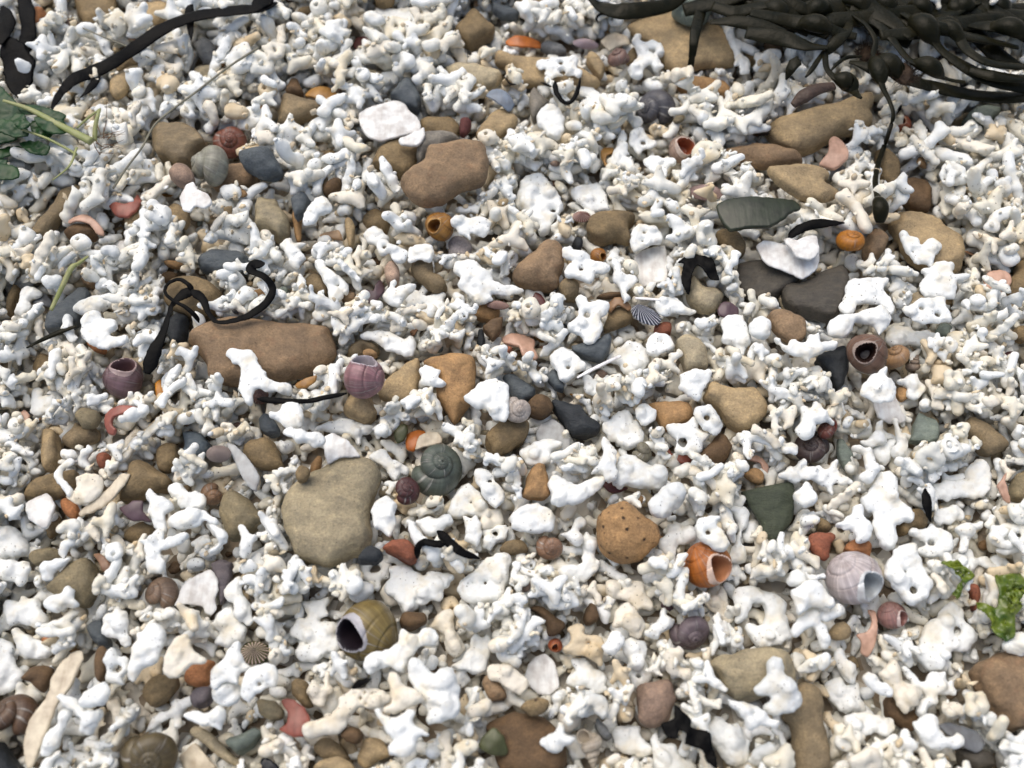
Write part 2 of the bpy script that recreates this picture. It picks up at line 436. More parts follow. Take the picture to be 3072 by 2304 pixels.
def body(P, t, kind, seed, holes=(), cell=None):
    """a solid from an outline P (mm, about its own centre) with half-thickness t"""
    ext = P.max(0) - P.min(0); L = ext.max()
    if cell is None: cell = float(np.clip(L / 60, .38, .62)) if kind != 'stone' and kind != 'slate' else float(np.clip(L / 52, .4, .8))
    pad = 2 * cell + (1.2 if kind == 'coral' else .6)
    zt = t * 1.5 + pad + (2.5 if kind in ('plate', 'frag', 'crumple', 'wrinkle') else 0)
    lo = np.array([*(P.min(0) - pad), -zt]); hi = np.array([*(P.max(0) + pad), zt])
    n = np.ceil((hi - lo) / cell).astype(int) + 1
    ax = [lo[k] + cell * np.arange(n[k]) for k in range(3)]
    X2, Y2 = np.meshgrid(ax[0], ax[1], indexing='ij')
    rs = np.random.default_rng(seed)
    d2 = poly_sd(P, X2, Y2)
    p2 = np.stack([X2, Y2, np.zeros_like(X2)], -1)
    dm = max(.5, -d2.min())
    if kind == 'coral': d2 = d2 - .12 + .45 * vnoise(p2, 2.0, seed) + .2 * vnoise(p2, 1.0, seed + 1)
    elif kind in ('stone', 'slate'): d2 = d2 + .045 * L * .35 * vnoise(p2, L * .22, seed) + .12 * vnoise(p2, 1.4, seed + 3)
    else: d2 = d2 + .18 * vnoise(p2, 1.1, seed)
    for hx, hy, hr in holes:
        d2 = np.maximum(d2, hr - np.hypot(X2 - hx, Y2 - hy))
    X, Y, Z = np.meshgrid(*ax, indexing='ij')
    P3 = np.stack([X, Y, Z], -1)
    ins = np.clip(-d2 / dm, 0, 1)
    if kind == 'coral':
        tl = t * (.70 + .34 * vnoise(p2, 4.5, seed + 5)) ; r = t * .72
        dd = d2[..., None] + r; az = np.abs(Z) - tl[..., None] + r
        F = np.minimum(np.maximum(dd, az), 0) + np.hypot(np.maximum(dd, 0), np.maximum(az, 0)) - r
        # nubs standing up from the upper face
        inside = np.argwhere(d2 < -t * .8)
        if len(inside):
            for _ in range(rs.integers(1, 3 + int(L / 6))):
                i, j = inside[rs.integers(len(inside))]
                rr = t * rs.uniform(.6, 1.0)
                F = smin(F, np.sqrt((X - ax[0][i]) ** 2 + (Y - ax[1][j]) ** 2 + (Z - t * rs.uniform(.1, .6)) ** 2) - rr, .9)
        F = F + .26 * vnoise(P3, 1.7, seed + 9) + .2 * vnoise(P3, .9, seed + 11)
    elif kind in ('stone', 'slate'):
        k = .5 if kind == 'slate' else .68
        r = min(t * k, dm * .8)
        tl = t * (.72 + .24 * np.sqrt(ins)) * (1 + .13 * vnoise(p2, L * .3, seed + 5))
        if kind == 'slate': tl = t * (.8 + .2 * ins) * (1 + .08 * vnoise(p2, L * .3, seed + 5))
        dd = d2[..., None] + r; az = np.abs(Z) - tl[..., None] + r * .8
        F = np.minimum(np.maximum(dd, az), 0) + np.hypot(np.maximum(dd, 0), np.maximum(az, 0) * 1.1) - r * .9
        for _ in range(4):       # worn facets
            a = rs.uniform(0, 2 * math.pi); e = rs.uniform(.5, 1.25)
            nv = np.array([math.cos(a) * math.cos(e), math.sin(a) * math.cos(e), math.sin(e)])
            sup = (P @ nv[:2]).max() + t * .75 * nv[2]
            pl = P3 @ nv - sup * rs.uniform(.80, .97)
            F = -smin(-F, -pl, .4 if kind == 'slate' else .9)
        F = F + .09 * t * vnoise(P3, 3.2, seed + 9) + .13 * vnoise(P3, 1.5, seed + 2)
    else:                                                    # thin curved plates: shell, leaf, crumpled weed
        cv = {'plate': .35, 'frag': 1.0, 'crumple': .3, 'wrinkle': .3}[kind]
        a = rs.uniform(0, 6.28)
        u = (X * math.cos(a) + Y * math.sin(a)) / (L / 2); v = (-X * math.sin(a) + Y * math.cos(a)) / (L / 2)
        bend = -cv * min(2.4, L * .14) * (u * u + .5 * v * v)
        wob = {'plate': .35, 'frag': .2, 'crumple': .65, 'wrinkle': 1.7}[kind]
        Zc = Z - bend - wob * vnoise(P3 * [1, 1, 0], L * (.10 if kind == 'wrinkle' else .22), seed + 4) - (.35 * vnoise(P3 * [1, 1, 0], 1.8, seed + 8) if kind == 'crumple' else 0)
        dd = d2[..., None]; th = t * .5 * (1 + .25 * vnoise(P3 * [1, 1, 0], L * .3, seed + 6)); az = np.abs(Zc) - th
        r = min(.28, t * .3)
        F = np.minimum(np.maximum(dd + r, az + r), 0) + np.hypot(np.maximum(dd + r, 0), np.maximum(az + r, 0)) - r
        F = F + .03 * vnoise(P3, .9, seed + 2)
    F[0], F[-1], F[:, 0], F[:, -1], F[..., 0], F[..., -1] = 1, 1, 1, 1, 1, 1
    V, Q = surface_nets(F, lo, cell)
    return relax(V, Q, 1, .5), Q

STONE = {'tn': '#a39070', 'br': '#7b6b50', 'db': '#5f4c37', 'rb': '#87725a', 'oc': '#a0805a', 'ol': '#80765e', 'go': '#968c74', 'gy': '#6f7274',
         'sl': '#545b60', 'bk': '#2c3034', 'pk': '#8a7668', 'or': '#a8744e', 'rd': '#885440', 'ma': '#5c3432', 'pl': '#aa9f86', 'gg': '#747f78',
         'gs': '#7e7a72', 'wd': '#7e7058', 'll': '#aaa5a8', 'ps': '#a08a7a', 'ds': '#4f4b44', 'sb': '#56616a', 'pg': '#625c60', 'gl': '#434a3c'}
SHELLC = {'wh': '#e6e6e2', 'cr': '#d2c6ae', 'pe': '#c8a28c', 'gw': '#b4b6b4', 'gy': '#74777a', 'oc': '#ac8146', 'ma': '#5c3230', 'bg': '#7c8794',
          'rd': '#96584a', 'tn': '#b49470', 'pu': '#5d4a50', 'gk': '#4b4f30', 'dg': '#2b3120', 'br': '#8a6a4a', 'ye': '#d08a22', 'rb': '#8a6a52', 'or': '#bc6c2c', 'bk': '#2a2d36'}
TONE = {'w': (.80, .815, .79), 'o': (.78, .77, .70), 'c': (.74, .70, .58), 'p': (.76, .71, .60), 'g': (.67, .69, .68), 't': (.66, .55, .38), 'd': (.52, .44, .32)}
ROOT = {}
CORALS = []     # every coral piece: dict(me or proto, loc, rot, scale, tone, id, desc)
TRACED = []
def read(block):
    for ln in block.strip().splitlines():
        head, pts = ln.split('|'); f = head.split(' ', 4)
        hs = []
        if ';' in pts:
            pts, h = pts.split(';'); hs = [tuple(map(float, q.split(','))) for q in h.split()]
        P = [tuple(map(float, q.split(','))) for q in pts.split()]
        yield f[0], f[1], f[2], float(f[3]), f[4], P, hs
SEED = [10]
def trace(item):
    code, typ, colr, t, short, P, hs = item
    SEED[0] += 1; sd_ = SEED[0]
    px = np.array([tile(code, *p) for p in P])
    zref = {'s': 1.5, 'k': 1.0, 'w': 3.0, 'f': 2.0, 'c': 2.0, 'a': 3}[typ]
    G3 = np.array([ground(*p, zref) for p in px])
    c = np.array([*((G3[:, :2].max(0) + G3[:, :2].min(0)) / 2), zref])
    kind = {'s': 'stone', 'k': 'slate', 'w': 'plate', 'f': 'frag', 'c': 'coral'}[typ]
    Pl = closed_curve(G3[:, :2] - c[:2], 4 if typ != 'k' else 3, {'s': .15, 'k': .75, 'w': .6, 'f': .4, 'c': 0}[typ])
    holes = []
    for hx, hy, hr in hs:
        g = ground(*tile(code, hx, hy), zref); g2 = ground(*tile(code, hx + hr, hy), zref)
        holes.append((g[0] - c[0], g[1] - c[1], abs(g2[0] - g[0])))
    size = np.ptp(G3[:, :2], 0).max()
    V, Q = body(Pl, t, kind, sd_, holes)
    if typ in 'sk':                                       # lie with a small random tilt
        tx, ty = rng.normal(0, .09, 2)
        V = V @ np.array(Matrix.Rotation(tx, 3, 'X') @ Matrix.Rotation(ty, 3, 'Y')).T
    elif typ in 'wf':
        tx, ty = rng.normal(0, .10, 2)
        V = V @ np.array(Matrix.Rotation(tx, 3, 'X') @ Matrix.Rotation(ty, 3, 'Y')).T
    q = {'s': .45, 'k': .5, 'w': .8, 'f': .65, 'c': .7}[typ]
    loc, idn = settle(V, c, q, thr=.02 if typ == 'w' else .06, lift=2.5 if 'oyster' in short else {'s': .9, 'k': .9, 'w': .3, 'f': 1.0, 'c': 0}[typ])
    p0 = pix(loc)
    if typ in 'sk':
        m = M_SLATE if typ == 'k' else (M_PIT if 'pitted' in short else M_RUST if colr in ('rb', 'ds', 'oc') else M_SAND)
        cat = 'stone' if size > 11 else 'pebble'
        o = obj(cat, mesh_of(cat, V, Q, m), None, loc, tuple(np.array(lin(STONE[colr])[:3]) * [1.22, 1.20, 1.16] * rng.uniform(.92, 1.1)) + (1,))
        reg(o, short, p0, cat, size, 'stones and pebbles among the coral')
    elif typ in 'wf':
        nm = 'shell_fragment' if 'sherd' not in short else 'pottery_sherd'
        o = obj(nm, mesh_of(nm, V, Q, M_WHITE if typ == 'w' else M_FRAG), None, loc, lin(SHELLC[colr]))
        reg(o, short, p0, 'shell piece' if 'sherd' not in short else 'pottery sherd', size, 'broken shell pieces' if 'sherd' not in short else None)
    else:
        tn = np.array(TONE[colr]) * rng.uniform(.97, 1.03)
        word = {'w': 'white', 'g': '', 'p': '', 't': ''}[colr]
        o = obj('coral_fragment', mesh_of('coral_fragment', V, Q, M_CORAL), None, loc, tuple(np.minimum(tn, .86)) + (1,))
        s2 = short
        if word and not any(k in short for k in ('white', 'bright', 'pale')): s2 = ('*' if short[0] == '*' else '') + 'white ' + short.lstrip('*')
        s2 = s2.replace('piece', 'coral piece') if 'piece' in s2 else s2 + (' of coral' if 'coral' not in s2 else '')
        reg(o, s2, p0, 'coral fragment', size, 'loose coral fragments')
        TRACED.append(o)

# ------------------------------------------------------------------ loose coral shapes
def capsule(P, a, b, r0, r1):
    e = b - a; t = np.clip(((P - a) @ e) / (e @ e + 1e-9), 0, 1)
    return np.linalg.norm(P - a - t[..., None] * e, axis=-1) - (r0 + (r1 - r0) * t)
def coral_shape(kind, seed):
    rs = np.random.default_rng(seed)
    segs = []
    def arm(a, ang, L, r0, r1, n=3, el=0.0):
        p = np.array(a, float)
        for k in range(n):
            d = np.array([math.cos(ang) * math.cos(el), math.sin(ang) * math.cos(el), math.sin(el)])
            q = p + d * L / n
            ra = r0 + (r1 - r0) * k / n; rb = r0 + (r1 - r0) * (k + 1) / n
            segs.append((p, q, ra * rs.uniform(.85, 1.15), rb * rs.uniform(.85, 1.15)))
            if rs.random() < .28: segs.append((q, q + np.array([math.cos(ang + 1.4 * rs.choice([-1, 1])), math.sin(ang + 1.4), rs.uniform(-.4, .6)]) * rs.uniform(.8, 1.6), rb * .8, rb * .6))
            p = q; ang += rs.normal(0, .35); el += rs.normal(0, .18)
        return p, ang
    u = rs.uniform
    hole = None
    if kind == 'rod': arm((-4, 0, 0), u(-.3, .3), u(5, 9), u(1.1, 1.6), u(1.0, 1.5), 3)
    elif kind == 'stub': arm((-1.5, 0, 0), 0, u(2.2, 3.6), u(1.3, 1.9), u(1.1, 1.7), 2)
    elif kind == 'bone':
        p, a = arm((-3.5, 0, 0), 0, u(5.5, 8), u(1.2, 1.6), u(1.1, 1.5), 3)
        for s in (-1, 1): arm(p, a + s * u(.5, 1), u(1, 2.2), 1.2, .9, 1); arm((-3.5, 0, 0), math.pi + s * u(.5, 1), u(.8, 2.0), 1.2, .9, 1)
    elif kind == 'forked':
        p, a = arm((-4, 0, 0), 0, u(4, 6), u(1.3, 1.7), u(1.2, 1.5), 2)
        arm(p, a + u(.5, .9), u(3, 5), 1.3, u(.8, 1.2), 2); arm(p, a - u(.4, .9), u(2.5, 5), 1.3, u(.8, 1.2), 2, u(-.2, .4))
    elif kind == 'three-armed':
        a0 = u(0, 6)
        for k in range(3): arm((0, 0, 0), a0 + k * 2.1 + u(-.35, .35), u(3, 5.5), u(1.3, 1.8), u(.8, 1.2), 2, u(-.15, .25))
    elif kind == 'star-like':
        a0 = u(0, 6); n = rs.integers(4, 7)
        for k in range(n): arm((0, 0, 0), a0 + k * 6.28 / n + u(-.3, .3), u(2.6, 4.8), u(1.5, 2.0), u(.8, 1.3), 2, u(-.15, .3))
        segs.append((np.zeros(3), np.array([.5, 0, .4]), 2.0, 1.9))
    elif kind == 'branched':
        p = np.array([-5., 0, 0]); a = 0
        for k in range(4):
            p2, a = arm(p, a, u(2.2, 3.2), 1.4, 1.3, 1, u(-.1, .1))
            if rs.random() < .8: arm(p2, a + u(.9, 1.6) * rs.choice([-1, 1]), u(1.6, 3.6), 1.15, .8, 1, u(-.2, .6))
            p = p2
    elif kind == 'ring-shaped':
        n = 9; rr = u(2.2, 3.0); pts = [np.array([rr * math.cos(k * 6.28 / n) * u(.9, 1.2), rr * math.sin(k * 6.28 / n) * u(.9, 1.2), u(-.3, .3)]) for k in range(n)]
        for k in range(n): segs.append((pts[k - 1], pts[k], u(1.0, 1.5), u(1.0, 1.5)))
        for k in rs.choice(n, 3, False): arm(pts[k], math.atan2(pts[k][1], pts[k][0]), u(1.5, 2.8), 1.2, .8, 1)
    elif kind == 'flat lobed':
        for k in range(7):
            a = u(0, 6.28); q = np.array([math.cos(a) * u(.5, 3.2), math.sin(a) * u(.5, 2.4), u(-.3, .3)])
            segs.append((q, q + np.array([u(-1.2, 1.2), u(-1.2, 1.2), 0]), u(1.2, 1.9), u(1.2, 1.9)))
        if rs.random() < .5: hole = (u(-1, 1), u(-1, 1), u(.45, .8))
    else:                                                     # knobbly
        for k in range(6):
            q = rs.normal(0, 1.5, 3) * [1.2, 1, .6]
            segs.append((q, q + rs.normal(0, .6, 3), u(1.2, 1.9), u(1.1, 1.8)))
    A = np.array([s[0] for s in segs] + [s[1] for s in segs])
    mid = (A.max(0) + A.min(0)) / 2
    segs = [(a - mid, b - mid, r, s) for a, b, r, s in segs]; A = A - mid
    cell = .62
    lo, hi = A.min(0) - 3.2, A.max(0) + 3.2
    n = np.ceil((hi - lo) / cell).astype(int) + 1
    P = np.stack(np.meshgrid(*[lo[k] + cell * np.arange(n[k]) for k in range(3)], indexing='ij'), -1)
    F = None
    for a, b, r, s in segs:
        f = capsule(P, a, b, r, s)
        F = f if F is None else smin(F, f, .9)
    F = F + .32 * vnoise(P, 1.9, seed) + .18 * vnoise(P, 1.0, seed + 4)
    if hole: F = np.maximum(F, hole[2] - np.hypot(P[..., 0] - hole[0], P[..., 1] - hole[1]))
    V, Q = surface_nets(F, lo, cell)
    return relax(V, Q, 1, .5), Q
def pebble_shape(seed, cell=.7):
    rs = np.random.default_rng(seed)
    ax = np.array([rs.uniform(2.2, 3.4), rs.uniform(1.5, 2.4), rs.uniform(.8, 1.5)])
    lo = -ax - 1.5; n = np.ceil(-2 * lo / cell).astype(int) + 1
    P = np.stack(np.meshgrid(*[lo[k] + cell * np.arange(n[k]) for k in range(3)], indexing='ij'), -1)
    F = (np.linalg.norm(P / ax, axis=-1) - 1) * ax.min() + .3 * vnoise(P, 2.2, seed)
    for _ in range(4):
        v = rs.normal(0, 1, 3); v /= np.linalg.norm(v)
        F = -smin(-F, -(P @ v - np.linalg.norm(ax * v) * rs.uniform(.6, .9)), .4)
    V, Q = surface_nets(F, lo, cell)
    return V, Q
def chip_shape(seed):
    rs = np.random.default_rng(seed)
    n = rs.integers(5, 8); a = np.sort(rs.uniform(0, 6.28, n)); r = rs.uniform(1.6, 3.2, n)
    P = np.stack([np.cos(a) * r * 1.3, np.sin(a) * r], 1)
    return body(closed_curve(P, 3, .5), .8, 'frag', seed, cell=.42)

PROTO = []                                                    # [V, Q, mesh, word, family]
KINDS = ['rod', 'stub', 'bone', 'forked', 'three-armed', 'star-like', 'branched', 'ring-shaped', 'flat lobed', 'knobbly']
COUNT = [6, 7, 6, 8, 7, 6, 8, 4, 7, 5]
for kd, n in zip(KINDS, COUNT):
    for k in range(n):
        V, Q = coral_shape(kd, 100 + len(PROTO) * 3)
        PROTO.append([V, Q, None, kd, 'coral'])
NC = len(PROTO)
for k in range(9):
    V, Q = pebble_shape(700 + k); PROTO.append([V, Q, None, 'pebble', 'pebble'])
for k in range(9):
    V, Q = chip_shape(800 + k); PROTO.append([V, Q, None, 'chip', 'chip'])
for k in range(8):                                            # grit: the small broken stuff between the pieces
    V, Q = pebble_shape(760 + k, 1.25)
    PROTO.append([V * [.42, .42, .5], Q, None, 'grit', 'grit'])
FAM = {f: [i for i, p in enumerate(PROTO) if p[4] == f] for f in ('coral', 'pebble', 'chip', 'grit')}
KW = {'rod': 1.1, 'stub': 2.0, 'bone': 1.0, 'forked': 1.3, 'three-armed': 1.1, 'star-like': .8, 'branched': 1.2, 'ring-shaped': .5, 'flat lobed': .9, 'knobbly': .9}
CW = np.array([KW[PROTO[i][3]] for i in FAM['coral']]); CW /= CW.sum()
VAR = {}
def variant(pi, k):                                           # a turned and scaled copy of a shape with its raster
    if (pi, k) not in VAR:
        rs = np.random.default_rng(pi * 97 + k)
        fam = PROTO[pi][4]
        tilt = rs.normal(0, .32, 2) if rs.random() < .8 else rs.normal(0, .8, 2)
        if fam == 'chip': tilt = rs.normal(0, .4, 2)
        Rm = np.array(Matrix.Rotation(rs.uniform(0, 6.283), 3, 'Z') @ Matrix.Rotation(tilt[0], 3, 'X') @ Matrix.Rotation(tilt[1], 3, 'Y'))
        s = rs.uniform(.85, 1.4) if fam == 'coral' and k >= 7 else rs.uniform(.62, 1.12) if fam == 'coral' else rs.uniform(.5, 1.5) if fam == 'grit' else rs.uniform(.55, 1.15) if fam == 'pebble' else rs.uniform(.6, 1.1)
        V = PROTO[pi][0] @ Rm.T * s
        x0, y0, b, t = raster(V)
        m = b < 900
        VAR[pi, k] = (Rm, s, x0, y0, b, t, m, m.sum())
    return VAR[pi, k]
LOOSE = []                                                    # [proto, variant, x, y, z, tone, id]
def scatter(n, area, fam, tries=6, allow=.08, q=.85, tones=None, zmax=None, first=0):
    x0, x1, y0, y1 = area; done = 0
    for _ in range(n):
        pi = FAM['coral'][rng.choice(NC, p=CW)] if fam == 'coral' else FAM[fam][rng.integers(len(FAM[fam]))]
        v = variant(pi, first + int(rng.integers(7)))
        best = None
        for _ in range(tries):
            x, y = int(rng.integers(x0, x1)), int(rng.integers(y0, y1))
            wnd = window(x + v[2], y + v[3], v[4].shape)
            if wnd is None: continue
            m = v[6]
            if (MASK[wnd] & m).sum() > allow * v[7]: continue
            d = (H[wnd] - v[4])[m]
            k = int(q * (len(d) - 1)); z = np.partition(d, k)[k]
            if best is None or z < best[0]: best = (z, x, y, wnd)
        if best is None: continue
        z, x, y, wnd = best
        if zmax is not None and z > zmax: continue
        NEXT[0] += 1
        top = v[5] + z
        hi = v[6] & (top > H[wnd])
        IDM[wnd][hi] = NEXT[0]
        H[wnd] = np.where(v[6], np.maximum(H[wnd], top), H[wnd])
        LOOSE.append([pi, v, x, y, z, tones[rng.integers(len(tones))], NEXT[0]])
        done += 1
    return done

